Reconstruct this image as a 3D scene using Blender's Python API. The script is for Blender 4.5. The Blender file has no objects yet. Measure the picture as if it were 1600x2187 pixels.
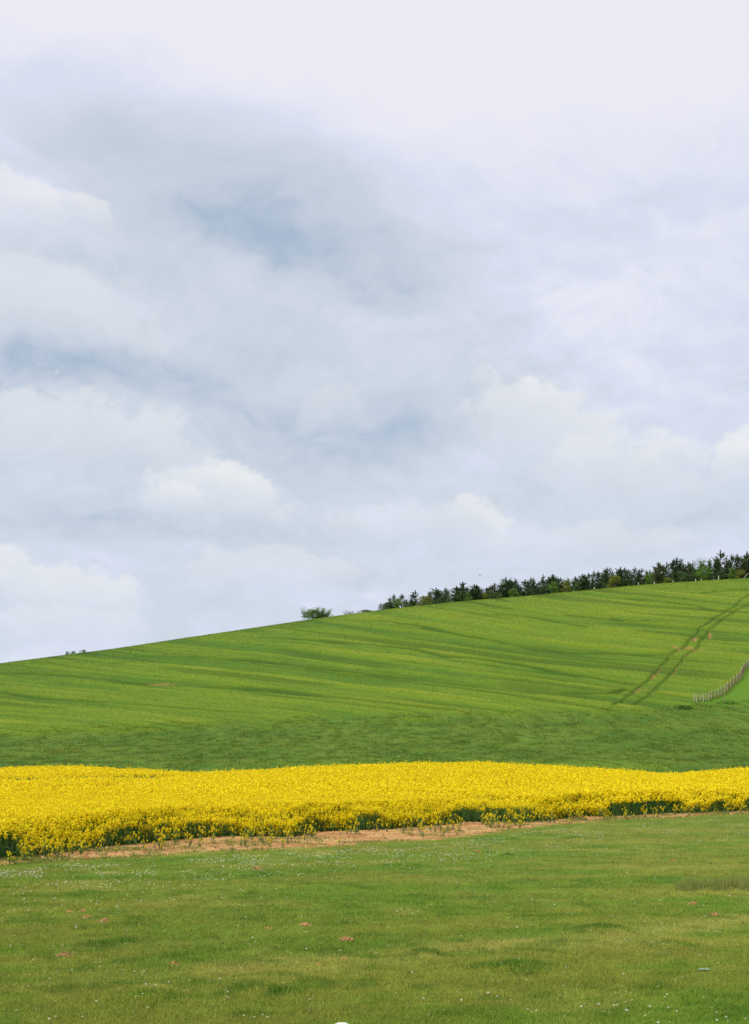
import bpy, math, random
import numpy as np

# ------------------------------------------------------------------ camera, sky, sun, exposure
scene = bpy.context.scene
COL = scene.collection
EYE = 3.5            # eye height over the flat meadow (the photographer stands on a small bank)
F, CX, HZ = 2500.0, 800.0, 1600.0     # focal length in photo pixels, centre column, horizon row

cam_d = bpy.data.cameras.new('camera')
cam = bpy.data.objects.new('camera', cam_d)
COL.objects.link(cam)
cam.location = (0, 0, EYE)
cam.rotation_euler = (math.radians(90), 0, 0)
cam_d.sensor_fit = 'HORIZONTAL'
cam_d.sensor_width = 36.0
cam_d.lens = 36.0 * F / 1600.0
cam_d.shift_y = (HZ - 1093.5) / 1600.0
cam_d.clip_start = 0.1
cam_d.clip_end = 9000
scene.camera = cam

SUN_EL, SUN_AZ = 52.0, -118.0         # degrees; azimuth measured from the viewing direction, negative = left
SUN_STRENGTH, SKY_STRENGTH = 3.0, 0.10
CLOUD_STRENGTH = 1.0
EXPOSURE = 0.0

scene.view_settings.view_transform = 'Standard'
scene.view_settings.look = 'None'
scene.view_settings.gamma = 1.0
scene.view_settings.exposure = EXPOSURE
scene.cycles.max_bounces = 6
scene.cycles.diffuse_bounces = 3
scene.cycles.transmission_bounces = 3
scene.cycles.use_denoising = False
scene.cycles.filter_width = 1.6


def lin(r, g, b):
    def f(c):
        c /= 255.0
        return c / 12.92 if c <= 0.04045 else ((c + 0.055) / 1.055) ** 2.4
    return (f(r), f(g), f(b))


sun_d = bpy.data.lights.new('sun', 'SUN')
sun = bpy.data.objects.new('sun', sun_d)
COL.objects.link(sun)
sun_d.energy = SUN_STRENGTH
sun_d.angle = math.radians(9)
sun_d.color = (1.0, 0.95, 0.86)
sun.rotation_euler = (math.radians(90 - SUN_EL), 0, math.radians(180 - SUN_AZ))
sun.location = (-60, -40, 80)


def build_world():
    w = bpy.data.worlds.new('World')
    scene.world = w
    w.use_nodes = True
    w.cycles.sampling_method = 'MANUAL'
    w.cycles.sample_map_resolution = 512
    nt = w.node_tree
    N, L = nt.nodes, nt.links
    N.clear()

    def node(t, **kw):
        n = N.new(t)
        for k, v in kw.items():
            setattr(n, k, v)
        return n

    def put(sock, v):
        if isinstance(v, bpy.types.NodeSocket):
            L.new(v, sock)
        else:
            sock.default_value = v

    def math_(op, a, b=None, c=None, clamp=False):
        n = node('ShaderNodeMath', operation=op, use_clamp=clamp)
        put(n.inputs[0], a)
        if b is not None:
            put(n.inputs[1], b)
        if c is not None:
            put(n.inputs[2], c)
        return n.outputs[0]

    def vmath(op, a, b=None):
        n = node('ShaderNodeVectorMath', operation=op)
        put(n.inputs[0], a)
        if b is not None:
            put(n.inputs[1], b)
        return n

    def ramp(v, stops, interp='EASE'):
        n = node('ShaderNodeValToRGB')
        cr = n.color_ramp
        cr.interpolation = interp
        while len(cr.elements) < len(stops):
            cr.elements.new(0.5)
        for e, (p, c) in zip(cr.elements, stops):
            e.position = p
            e.color = (*c, 1)
        L.new(v, n.inputs[0])
        return n.outputs[0]

    def smooth(v, a, b):
        n = node('ShaderNodeMapRange', interpolation_type='SMOOTHSTEP')
        put(n.inputs[0], v)
        n.inputs[1].default_value = a
        n.inputs[2].default_value = b
        n.inputs[3].default_value = 0
        n.inputs[4].default_value = 1
        return n.outputs[0]

    def mixc(f, a, b, mode='MIX'):
        n = node('ShaderNodeMix', data_type='RGBA', blend_type=mode)
        put(n.inputs[0], f)
        put(n.inputs[6], a)
        put(n.inputs[7], b)
        return n.outputs[2]

    tc = node('ShaderNodeTexCoord')
    sep = node('ShaderNodeSeparateXYZ')
    L.new(tc.outputs['Generated'], sep.inputs[0])
    x, y, z = sep.outputs
    az = math_('ARCTAN2', x, y)
    hor = math_('SQRT', math_('ADD', math_('MULTIPLY', x, x), math_('MULTIPLY', y, y)))
    el = math_('DIVIDE', z, math_('MAXIMUM', hor, 0.15))
    com = node('ShaderNodeCombineXYZ')
    L.new(az, com.inputs[0])
    L.new(el, com.inputs[1])
    P0 = com.outputs[0]

    def noise(vec, scale, detail=5, rough=0.55, sx=1, sy=1, off=0, dist=0):
        m = node('ShaderNodeMapping')
        L.new(vec, m.inputs[0])
        m.inputs['Scale'].default_value = (sx, sy, 1)
        m.inputs['Location'].default_value = (off, off * 0.7, off * 1.3)
        n = node('ShaderNodeTexNoise')
        L.new(m.outputs[0], n.inputs['Vector'])
        n.inputs['Scale'].default_value = scale
        n.inputs['Detail'].default_value = detail
        n.inputs['Roughness'].default_value = rough
        n.inputs['Distortion'].default_value = dist
        return n

    # domain warp: big billows and small ragged edges
    w1 = noise(P0, 7, 3, 0.5, 1, 1.5, 3)
    w2 = noise(P0, 30, 5, 0.6, 1, 1.3, 9)

    def centred(n, amp):
        v = vmath('SUBTRACT', n.outputs['Color'], (0.5, 0.5, 0.5)).outputs[0]
        return vmath('MULTIPLY', v, (amp, amp, 0)).outputs[0]
    P1 = vmath('ADD', P0, centred(w1, 0.10)).outputs[0]
    P = vmath('ADD', P1, centred(w2, 0.030)).outputs[0]

    def conv(px, py):
        return math.atan((px - CX) / F), (HZ - py) / math.hypot(F, px - CX)

    def blobs(vec, lst, acc):
        for px, py, rx, ry, rot, a in lst:
            m = node('ShaderNodeMapping', vector_type='TEXTURE')
            L.new(vec, m.inputs[0])
            u, v = conv(px, py)
            m.inputs['Location'].default_value = (u, v, 0)
            m.inputs['Rotation'].default_value = (0, 0, math.radians(-rot))
            m.inputs['Scale'].default_value = (rx / F, ry / F, 1)
            d = vmath('DOT_PRODUCT', m.outputs[0], m.outputs[0]).outputs['Value']
            g = math_('POWER', 0.36788, d)
            acc = math_('MULTIPLY_ADD', g, a, acc)
        return acc

    # --- broad brightness of the cloud deck (0 = blue-grey underside, 1 = thin bright veil)
    base = ramp(math_('MULTIPLY', el, 1.4), [(0.0, (.60,) * 3), (0.13, (.60,) * 3), (0.30, (.50,) * 3), (0.50, (.58,) * 3),
                                              (0.70, (.76,) * 3), (0.84, (.95,) * 3), (1.0, (.97,) * 3)], 'LINEAR')
    deck = [
        (520, 490, 230, 62, 2, -.32), (450, 380, 330, 130, 15, -.25), (210, 260, 190, 75, 8, -.22), (630, 570, 200, 55, 8, -.22),
        (870, 560, 220, 70, 0, -.10), (700, 420, 260, 120, 20, -.12), (20, 400, 90, 70, 0, .26), (60, 640, 200, 40, 12, .08),
        (120, 790, 230, 50, -4, -.38), (190, 600, 130, 34, 6, -.14), (350, 800, 380, 70, 0, -.08), (730, 880, 200, 80, 0, -.10),
        (920, 900, 170, 60, -18, -.14), (560, 870, 140, 60, 20, -.10), (1250, 260, 480, 220, 0, .06), (1150, 690, 300, 170, 0, .14), (1450, 700, 250, 160, 0, .10),
        (1400, 430, 110, 50, 0, -.17), (1170, 460, 150, 40, 12, -.09), (1360, 590, 200, 40, -8, -.06),
        (100, 1090, 200, 60, 12, -.20), (640, 1130, 220, 50, 0, -.10), (820, 1030, 200, 40, -8, -.06), (1250, 1075, 380, 40, 2, -.10),
        (450, 1310, 230, 60, 0, -.12), (1000, 1230, 300, 40, 0, -.04), (300, 930, 240, 60, 15, .05), (1180, 960, 260, 60, 10, .07),
        (90, 940, 200, 80, 0, .07), (1350, 880, 120, 70, 0, .04)]
    B = blobs(P, deck, base)
    mass = smooth(math_('MULTIPLY_ADD', math_('SUBTRACT', noise(P0, 16, 6, 0.6, 1, 1.2, 77).outputs['Fac'], 0.5), 0.9,
                        blobs(P0, [(470, 470, 590, 285, 18, 1.0), (620, 760, 480, 260, 10, .8), (100, 900, 500, 300, 0, .5)], 0.0)), 0.22, 0.74)
    B = math_('MULTIPLY_ADD', mass, -0.19, math_('ADD', B, 0.10))
    f1 = noise(P1, 9, 6, 0.55, 1, 1.8, 21)
    f2 = noise(P, 26, 6, 0.6, 1, 1.6, 5)
    lowmask = smooth(el, 0.58, 0.36)
    B = math_('MULTIPLY_ADD', math_('SUBTRACT', f1.outputs['Fac'], 0.5), 0.20, B)
    B = math_('MULTIPLY_ADD', math_('MULTIPLY', math_('SUBTRACT', f2.outputs['Fac'], 0.5), math_('MULTIPLY_ADD', lowmask, .75, .25)), 0.42, B)
    up = vmath('ADD', P1, (0.004, 0.014, 0)).outputs[0]
    e1 = noise(P1, 11, 5, 0.52, 1, 1.35, 51).outputs['Fac']
    e2 = noise(up, 11, 5, 0.52, 1, 1.35, 51).outputs['Fac']
    emb = math_('MULTIPLY', math_('SUBTRACT', e1, e2), math_('MULTIPLY_ADD', lowmask, 1.25, .35))
    gap = math_('MULTIPLY', math_('MULTIPLY', smooth(e1, 0.50, 0.38), lowmask), -0.06)
    B = math_('ADD', math_('MULTIPLY_ADD', emb, 0.45, B), gap)
    col = ramp(B, [(0.0, lin(168, 188, 210)), (0.28, lin(197, 207, 222)), (0.5, lin(209, 216, 228)),
                   (0.72, lin(218, 224, 241)), (1.0, lin(237, 237, 247))], 'LINEAR')
    # --- heaped cumulus heads: firm ragged upper edge, bright crown, base melting into the deck
    edge = noise(P0, 24, 6, 0.62, 1, 1.25, 13).outputs['Fac']
    edge = math_('MULTIPLY', math_('SUBTRACT', edge, 0.5), 2.1)
    wp = noise(P0, 40, 5, 0.62, 1, 1.1, 31)
    PP = vmath('ADD', P0, centred(wp, 0.022)).outputs[0]
    heads = [(70, 670, 330, 130, -10, .55, .50), (20, 440, 130, 85, 0, .60, .95), (175, 452, 80, 48, -10, .5, .95), (150, 945, 380, 120, -4, .60, .62), (720, 905, 90, 80, 0, .22, .7),
             (1165, 930, 200, 150, -22, .75, .72), (1310, 1020, 200, 100, -12, .65, .60), (1145, 850, 80, 60, -20, .55, .95), (1410, 985, 110, 80, 0, .65, .85), (1600, 985, 90, 75, 0, .8, 1.0),
             (1040, 812, 40, 34, 0, .28, .8), (470, 1070, 190, 90, -8, .60, .75), (505, 1040, 110, 66, -14, .6, 1.0), (375, 1070, 80, 48, 0, .6, .9), (1015, 1122, 82, 70, -25, .62, 1.0), (880, 1130, 240, 60, 0, .35, .7),
             (140, 1275, 170, 80, -4, .65, .82), (20, 1230, 70, 66, 0, .6, .9), (600, 1230, 260, 60, 0, .40, .6), (1250, 1170, 260, 60, 0, .4, .55), (80, 1340, 300, 50, 0, .35, .7)]
    for px, py, rx, ry, rot, op, br in heads:
        m = node('ShaderNodeMapping', vector_type='TEXTURE')
        L.new(PP, m.inputs[0])
        u, v = conv(px, py)
        m.inputs['Location'].default_value = (u, v, 0)
        m.inputs['Rotation'].default_value = (0, 0, math.radians(rot))
        m.inputs['Scale'].default_value = (rx / F, ry / F, 1)
        d = vmath('LENGTH', m.outputs[0]).outputs['Value']
        f = math_('ADD', math_('SUBTRACT', 1.0, d), math_('MULTIPLY', edge, 0.75))
        sp = node('ShaderNodeSeparateXYZ')
        L.new(m.outputs[0], sp.inputs[0])
        ly = sp.outputs[1]
        mask = math_('MULTIPLY', smooth(f, 0.0, 0.30), smooth(ly, -0.95, 0.35))
        sh = math_('MULTIPLY_ADD', smooth(math_('ADD', ly, math_('MULTIPLY', edge, 0.35)), -0.8, 0.8), 0.75, 0.25)
        lo = lin(204, 213, 226)
        hi = tuple(a + (b - a) * br for a, b in zip(lin(214, 221, 232), lin(243, 242, 242)))
        hc = mixc(sh, (*lo, 1), (*hi, 1))
        col = mixc(math_('MULTIPLY', mask, op), col, hc)
    col = mixc(1.0, col, mixc(smooth(el, 0.15, 0.62), (.985, 1.005, 1.012, 1), (1, 1, 1, 1)), 'MULTIPLY')
    # below the horizon: a plain dull tone
    bgc = node('ShaderNodeBackground')
    L.new(col, bgc.inputs[0])
    bgc.inputs[1].default_value = CLOUD_STRENGTH
    sky = node('ShaderNodeTexSky', sky_type='NISHITA')
    sky.sun_disc = False
    sky.sun_elevation = math.radians(SUN_EL)
    sky.sun_rotation = math.radians(SUN_AZ)
    sky.air_density = 1.0
    sky.dust_density = 1.5
    bgs = node('ShaderNodeBackground')
    L.new(sky.outputs[0], bgs.inputs[0])
    bgs.inputs[1].default_value = SKY_STRENGTH
    cover = smooth(B, -0.5, 0.35)
    cover = math_('MULTIPLY_ADD', cover, 0.17, 0.80)
    mx = node('ShaderNodeMixShader')
    L.new(cover, mx.inputs[0])
    L.new(bgs.outputs[0], mx.inputs[1])
    L.new(bgc.outputs[0], mx.inputs[2])
    out = node('ShaderNodeOutputWorld')
    L.new(mx.outputs[0], out.inputs[0])


build_world()

# ------------------------------------------------------------------ helpers
rng = np.random.default_rng(7)
random.seed(7)


def hash2(ix, iy, seed):
    h = (ix.astype(np.int64) * 374761393 + iy.astype(np.int64) * 668265263 + seed * 1442695041) & 0x7fffffff
    h = ((h ^ (h >> 13)) * 1274126177) & 0x7fffffff
    h = (h ^ (h >> 16)) & 0xffff
    return h / 65535.0


def vnoise(x, y, seed=0):
    xi, yi = np.floor(x), np.floor(y)
    fx, fy = x - xi, y - yi
    fx = fx * fx * (3 - 2 * fx)
    fy = fy * fy * (3 - 2 * fy)
    a, b = hash2(xi, yi, seed), hash2(xi + 1, yi, seed)
    c, d = hash2(xi, yi + 1, seed), hash2(xi + 1, yi + 1, seed)
    return (a * (1 - fx) + b * fx) * (1 - fy) + (c * (1 - fx) + d * fx) * fy


def fbm(x, y, oct=4, seed=0, rough=0.5):
    s, a, t = 0.0, 1.0, 0.0
    for o in range(oct):
        s = s + a * vnoise(x * 2 ** o + 17.3 * o, y * 2 ** o - 9.1 * o, seed + o)
        t += a
        a *= rough
    return s / t


def sstep(a, b, x):
    t = np.clip((x - a) / (b - a), 0, 1)
    return t * t * (3 - 2 * t)


def mix3(a, b, f):
    a, b = np.asarray(a, float), np.asarray(b, float)
    f = np.asarray(f)[..., None]
    return a * (1 - f) + b * f


def mesh_np(name, V, Fc, mat, col=None, smooth=False):
    V = np.ascontiguousarray(V, np.float32)
    Fc = np.ascontiguousarray(Fc, np.int32)
    k = Fc.shape[1]
    me = bpy.data.meshes.new(name)
    me.vertices.add(len(V))
    me.vertices.foreach_set('co', V.ravel())
    me.loops.add(Fc.size)
    me.loops.foreach_set('vertex_index', Fc.ravel())
    me.polygons.add(len(Fc))
    me.polygons.foreach_set('loop_start', np.arange(0, Fc.size, k, dtype=np.int32))
    if smooth:
        me.polygons.foreach_set('use_smooth', np.ones(len(Fc), bool))
    me.update(calc_edges=True)
    if col is not None:
        at = me.color_attributes.new('tint', 'FLOAT_COLOR', 'POINT')
        c4 = np.ones((len(V), 4), np.float32)
        c4[:, :3] = np.clip(col, 0, 1)
        at.data.foreach_set('color', c4.ravel())
    for m in (mat if isinstance(mat, (list, tuple)) else [mat]):
        me.materials.append(m)
    return me


def link(name, me, parent=None, **props):
    o = bpy.data.objects.new(name, me)
    COL.objects.link(o)
    if parent:
        o.parent = parent
    for k, v in props.items():
        o[k] = v
    return o


def thing(name, loc, label, cat, group=None, rz=0.0, sc=(1, 1, 1)):
    o = bpy.data.objects.new(name, None)
    COL.objects.link(o)
    o.empty_display_size = 0.2
    o.location = loc
    o.rotation_euler = (0, 0, rz)
    o.scale = sc
    o['label'] = label
    o['category'] = cat
    if group:
        o['group'] = group
    return o


def surf_mat(name, trans=0.0, rough=0.9, spec=0.2, nscale=0, namp=0.0, bump=0.0, up=0.0):
    """matt surface tinted by the mesh's own colour attribute, with fine procedural mottling"""
    m = bpy.data.materials.new(name)
    m.use_nodes = True
    nt = m.node_tree
    N, L = nt.nodes, nt.links
    bs = N['Principled BSDF']
    out = N['Material Output']
    at = N.new('ShaderNodeAttribute')
    at.attribute_name = 'tint'
    c = at.outputs['Color']
    if nscale:
        tc = N.new('ShaderNodeTexCoord')
        no = N.new('ShaderNodeTexNoise')
        L.new(tc.outputs['Object'], no.inputs['Vector'])
        no.inputs['Scale'].default_value = nscale
        no.inputs['Detail'].default_value = 6
        no.inputs['Roughness'].default_value = 0.7
        mr = N.new('ShaderNodeMapRange')
        L.new(no.outputs['Fac'], mr.inputs[0])
        mr.inputs[1].default_value = 0.25
        mr.inputs[2].default_value = 0.75
        mr.inputs[3].default_value = 1 - namp
        mr.inputs[4].default_value = 1 + namp
        mu = N.new('ShaderNodeVectorMath')
        mu.operation = 'SCALE'
        L.new(c, mu.inputs[0])
        L.new(mr.outputs[0], mu.inputs['Scale'])
        c = mu.outputs[0]
        if bump:
            b = N.new('ShaderNodeBump')
            b.inputs['Strength'].default_value = bump
            b.inputs['Distance'].default_value = 0.05
            L.new(no.outputs['Fac'], b.inputs['Height'])
            L.new(b.outputs[0], bs.inputs['Normal'])
    L.new(c, bs.inputs['Base Color'])
    bs.inputs['Roughness'].default_value = rough
    bs.inputs['Specular IOR Level'].default_value = spec
    if trans:
        tr = N.new('ShaderNodeBsdfTranslucent')
        L.new(c, tr.inputs['Color'])
        if up:        # short dense blades share the shading of the sward they stand in
            ge = N.new('ShaderNodeNewGeometry')
            ad = N.new('ShaderNodeVectorMath')
            ad.operation = 'ADD'
            L.new(ge.outputs['Normal'], ad.inputs[0])
            ad.inputs[1].default_value = (0, 0, up)
            no_ = N.new('ShaderNodeVectorMath')
            no_.operation = 'NORMALIZE'
            L.new(ad.outputs[0], no_.inputs[0])
            L.new(no_.outputs[0], bs.inputs['Normal'])
        mx = N.new('ShaderNodeMixShader')
        mx.inputs[0].default_value = trans
        L.new(bs.outputs[0], mx.inputs[1])
        L.new(tr.outputs[0], mx.inputs[2])
        L.new(mx.outputs[0], out.inputs[0])
    return m


M_GROUND = surf_mat('turf', rough=0.95, spec=0.1, nscale=14, namp=0.35)
M_SOIL = surf_mat('red_soil', rough=0.95, spec=0.1, nscale=9, namp=0.3, bump=0.5)
M_HILL = surf_mat('crop_canopy', rough=0.95, spec=0.1, nscale=2.2, namp=0.12)
M_BLADE = surf_mat('grass_blade', trans=0.35, rough=0.7, spec=0.15, up=1.2)
M_WHEAT = surf_mat('wheat_blade', trans=0.42, rough=0.8, spec=0.1, up=2.0)
M_PETAL = surf_mat('petal', trans=0.35, rough=0.7, spec=0.15, up=0.8)
M_NEEDLE = surf_mat('needles', trans=0.28, rough=0.7, spec=0.2)
M_LEAF = surf_mat('leaf', trans=0.3, rough=0.6, spec=0.25)
M_BARK = surf_mat('bark', rough=0.95, spec=0.1, nscale=8, namp=0.35)
M_WOOD = surf_mat('weathered_wood', rough=0.85, spec=0.2, nscale=20, namp=0.2)
M_PLAIN = surf_mat('plain', rough=0.55, spec=0.35, nscale=25, namp=0.12)
M_WIRE = surf_mat('rusty_wire', rough=0.8, spec=0.3)

# ------------------------------------------------------------------ terrain
_g = np.arange(-2400, 4001, 10.0)


def curve(pts, sm=60):
    xs, ys = zip(*pts)
    v = np.interp(_g, xs, ys)
    k = max(1, int(sm / 10)) * 2 + 1
    ker = np.hanning(k + 2)[1:-1]
    ker /= ker.sum()
    v = np.convolve(np.pad(v, k // 2, mode='edge'), ker, mode='valid')
    return lambda p: np.interp(p, _g, v)


SKY_Y = curve([(-2400, 1640), (-800, 1560), (-400, 1490), (0, 1417), (140, 1399), (250, 1385), (400, 1362), (560, 1338.5), (640, 1326.5), (700, 1318),
               (800, 1305), (860, 1297.5), (940, 1289), (1000, 1283), (1100, 1275.5), (1160, 1269.5), (1240, 1262), (1300, 1256), (1380, 1248.5),
               (1430, 1245), (1500, 1240.5), (1600, 1234.5), (1800, 1230), (2200, 1250), (2800, 1330), (4000, 1640)], 40)
CREST = curve([(-2400, 220), (0, 265), (800, 300), (1600, 335), (4000, 340)], 200)
Y0 = curve([(-2400, 1648), (0, 1650), (600, 1648), (1000, 1644), (1600, 1650), (4000, 1650)], 100)
D0, DB = 100.0, 95.0
# row of the crop's far top edge -> ground height under the far edge of the rape field
RAPE_TOP = curve([(-2400, 1645), (0, 1640), (150, 1634), (300, 1641), (430, 1650), (560, 1641), (700, 1634), (850, 1629), (1000, 1627.5), (1150, 1632),
                  (1300, 1641), (1420, 1651), (1500, 1646), (1600, 1638), (4000, 1640)], 50)
CROP_H = 1.22
SOIL_Y = curve([(-2400, 1960), (-400, 1890), (0, 1850), (150, 1839), (300, 1833), (460, 1822), (600, 1816), (700, 1812), (800, 1803), (900, 1797),
                (1000, 1788), (1080, 1777), (1130, 1769), (1250, 1757), (1400, 1749), (1600, 1739), (2200, 1712), (4000, 1690)], 40)
RAPE_Y = curve([(-2400, 1935), (-400, 1870), (0, 1836), (150, 1818), (300, 1801), (400, 1792), (520, 1786), (630, 1787), (665, 1776), (800, 1772),
                (1000, 1757), (1120, 1757), (1230, 1745), (1400, 1739), (1600, 1731), (2200, 1706), (4000, 1684)], 20)


def flat_d(Y):
    return EYE * F / (Y - HZ)


def soil_d(px):
    return np.minimum(flat_d(SOIL_Y(px)), 80)


def rape_d(px):
    return np.minimum(flat_d(RAPE_Y(px)), 84)


def px_of(x, y):
    return CX + F * x / np.maximum(y, 0.5)


def at_flat(px, Y):
    d = EYE * F / (Y - HZ)
    return (px - CX) / F * d, d


MOUNDS = [(1290, 1986, 120, .11, .6), (1440, 2019, 110, .10, .5), (330, 2126, 100, .09, .5), (910, 2038, 80, .07, .5), (1080, 1829, 40, .10, .6),
          (560, 2110, 160, .06, .8), (1100, 2060, 160, .05, .7), (260, 2010, 120, .05, .8), (1230, 1790, 60, .08, .8)]


def mound(x, y):
    z = 0.0
    for px, Y, w, h, ry in MOUNDS:
        mx_, my_ = at_flat(px, Y)
        rx = w / F * my_ * 0.5
        z = z + h * np.exp(-((x - mx_) / rx) ** 2 - ((y - my_) / ry) ** 2)
    return z


def hill_z(px, d):
    dc, ys, y0 = CREST(px), SKY_Y(px), Y0(px)
    t = np.clip((d - D0) / (dc - D0), 0, 1)
    Y = y0 + (ys - y0) * np.sin(t * math.pi / 2) ** 1.12
    Y = Y + np.maximum(0, (d - dc) / 10) ** 2 * 1.0
    return np.maximum(EYE + d * (HZ - Y) / F - .5 * sstep(110, 150, d), -3)


def ground_z(x, y):
    x, y = np.asarray(x, float), np.asarray(y, float)
    px = px_of(x, y)
    zb = EYE - (RAPE_TOP(px) - HZ) * DB / F - CROP_H
    z = 1.8 * (1 - sstep(1, 11, y))
    z = z + ((fbm(x / 3.1, y / 3.1, 3, 3) - .5) * .10 + mound(x, y)) * sstep(9, 12, y) * (1 - sstep(60, 75, y))
    r = rape_d(px)
    z = np.where(y > r, z + zb * sstep(0, 1, (y - r) / np.maximum(DB - r, 5)), z)
    s = sstep(DB, DB + 13, y)
    z = z * (1 - s) + hill_z(px, y) * s
    return z


def unproject(px, Y):
    """where the line of sight through a photo pixel meets the hill"""
    d = np.linspace(98, float(CREST(px)), 900)
    x = (px - CX) / F * d
    Yd = HZ - F * (ground_z(x, d) - EYE) / d
    i = int(np.argmax(Yd <= Y)) if np.any(Yd <= Y) else len(d) - 1
    return x[i], d[i]


def poly_dist(x, y, pts):
    best = np.full(x.shape, 1e9)
    for (ax, ay), (bx, by) in zip(pts[:-1], pts[1:]):
        dx, dy = bx - ax, by - ay
        t = np.clip(((x - ax) * dx + (y - ay) * dy) / (dx * dx + dy * dy + 1e-9), 0, 1)
        best = np.minimum(best, np.hypot(x - ax - t * dx, y - ay - t * dy))
    return best


def fan(pxs, ds):
    """grid of columns pxs (directions) x rows ds (array rows x cols of depths)"""
    d = ds
    x = (pxs[None, :] - CX) / F * d
    nr, nc = d.shape
    i = np.arange(nr * nc).reshape(nr, nc)
    Fc = np.stack([i[:-1, :-1], i[:-1, 1:], i[1:, 1:], i[1:, :-1]], -1).reshape(-1, 4)
    return x, d, Fc


# colours of the turf itself
C_TURF = np.array(lin(108, 137, 42))
C_OLIVE = np.array(lin(130, 140, 52))
C_TUSS = np.array(lin(70, 112, 26))
C_DRY = np.array(lin(164, 160, 78))
C_LUSH = np.array(lin(88, 128, 32))
C_SOIL = np.array(lin(194, 154, 100))
C_SOILD = np.array(lin(166, 120, 76))


def dry_line(x, y):
    pts = [at_flat(a, b) for a, b in ((150, 2100), (400, 2082), (620, 2060), (820, 2045), (1000, 2022), (1300, 2000), (1600, 1962), (2000, 1930))]
    return poly_dist(x, y, pts)


def turf_col(x, y):
    n1 = fbm(x / 5.0, y / 7.0, 4, 11)
    n2 = fbm(x / 1.6, y / 2.2, 4, 23)
    bands = fbm(x / 9.0, (y - .25 * x) / 1.1, 4, 29)
    c = mix3(C_TURF, C_OLIVE, sstep(.36, .62, n1 * .3 + n2 * .25 + bands * .45))
    dl = dry_line(x, y)
    dry = np.exp(-(dl / 0.7) ** 2) * .75 + sstep(.60, .75, fbm(x / 2.4, y / 1.5, 4, 37)) * .35
    c = mix3(c, C_DRY, np.clip(dry * (0.25 + 1.1 * fbm(x / .5, y / .5, 3, 41)), 0, .8))
    lush = sstep(.60, .72, fbm(x / 1.6, y / 1.1, 4, 53)) * .45
    for px, Y, w, h, ry in MOUNDS:
        mx_, my_ = at_flat(px, Y)
        rx = w / F * my_ * 0.5
        lush = lush + .9 * np.exp(-((x - mx_) / rx) ** 2 - ((y - my_ + ry * .35) / (ry * .4)) ** 2) * sstep(.36, .60, fbm(x / .5, y / .4, 3, 57))
    c = mix3(c, C_LUSH, np.clip(lush, 0, .9))
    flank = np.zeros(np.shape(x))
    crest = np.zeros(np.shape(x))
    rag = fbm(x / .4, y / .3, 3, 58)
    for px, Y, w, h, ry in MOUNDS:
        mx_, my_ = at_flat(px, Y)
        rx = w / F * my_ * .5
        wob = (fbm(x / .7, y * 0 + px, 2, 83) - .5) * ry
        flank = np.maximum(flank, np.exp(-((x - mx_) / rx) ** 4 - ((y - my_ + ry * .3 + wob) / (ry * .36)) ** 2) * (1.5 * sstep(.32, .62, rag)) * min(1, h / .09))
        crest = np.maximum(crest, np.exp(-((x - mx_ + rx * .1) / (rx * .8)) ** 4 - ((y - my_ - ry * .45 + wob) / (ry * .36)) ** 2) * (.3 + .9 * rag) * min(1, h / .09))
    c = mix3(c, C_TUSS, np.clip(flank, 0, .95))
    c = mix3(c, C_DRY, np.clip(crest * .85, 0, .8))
    tuss = sstep(.63, .74, fbm(x / .8, y / .55, 3, 87))
    c = mix3(c, C_TUSS, tuss * .5)
    return c * (.70 + .34 * fbm(x / .30, y / .42, 3, 59) + .26 * fbm(x / 3.5, y / .9, 3, 67))[..., None]


TURF_GAIN = 0.70


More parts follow.
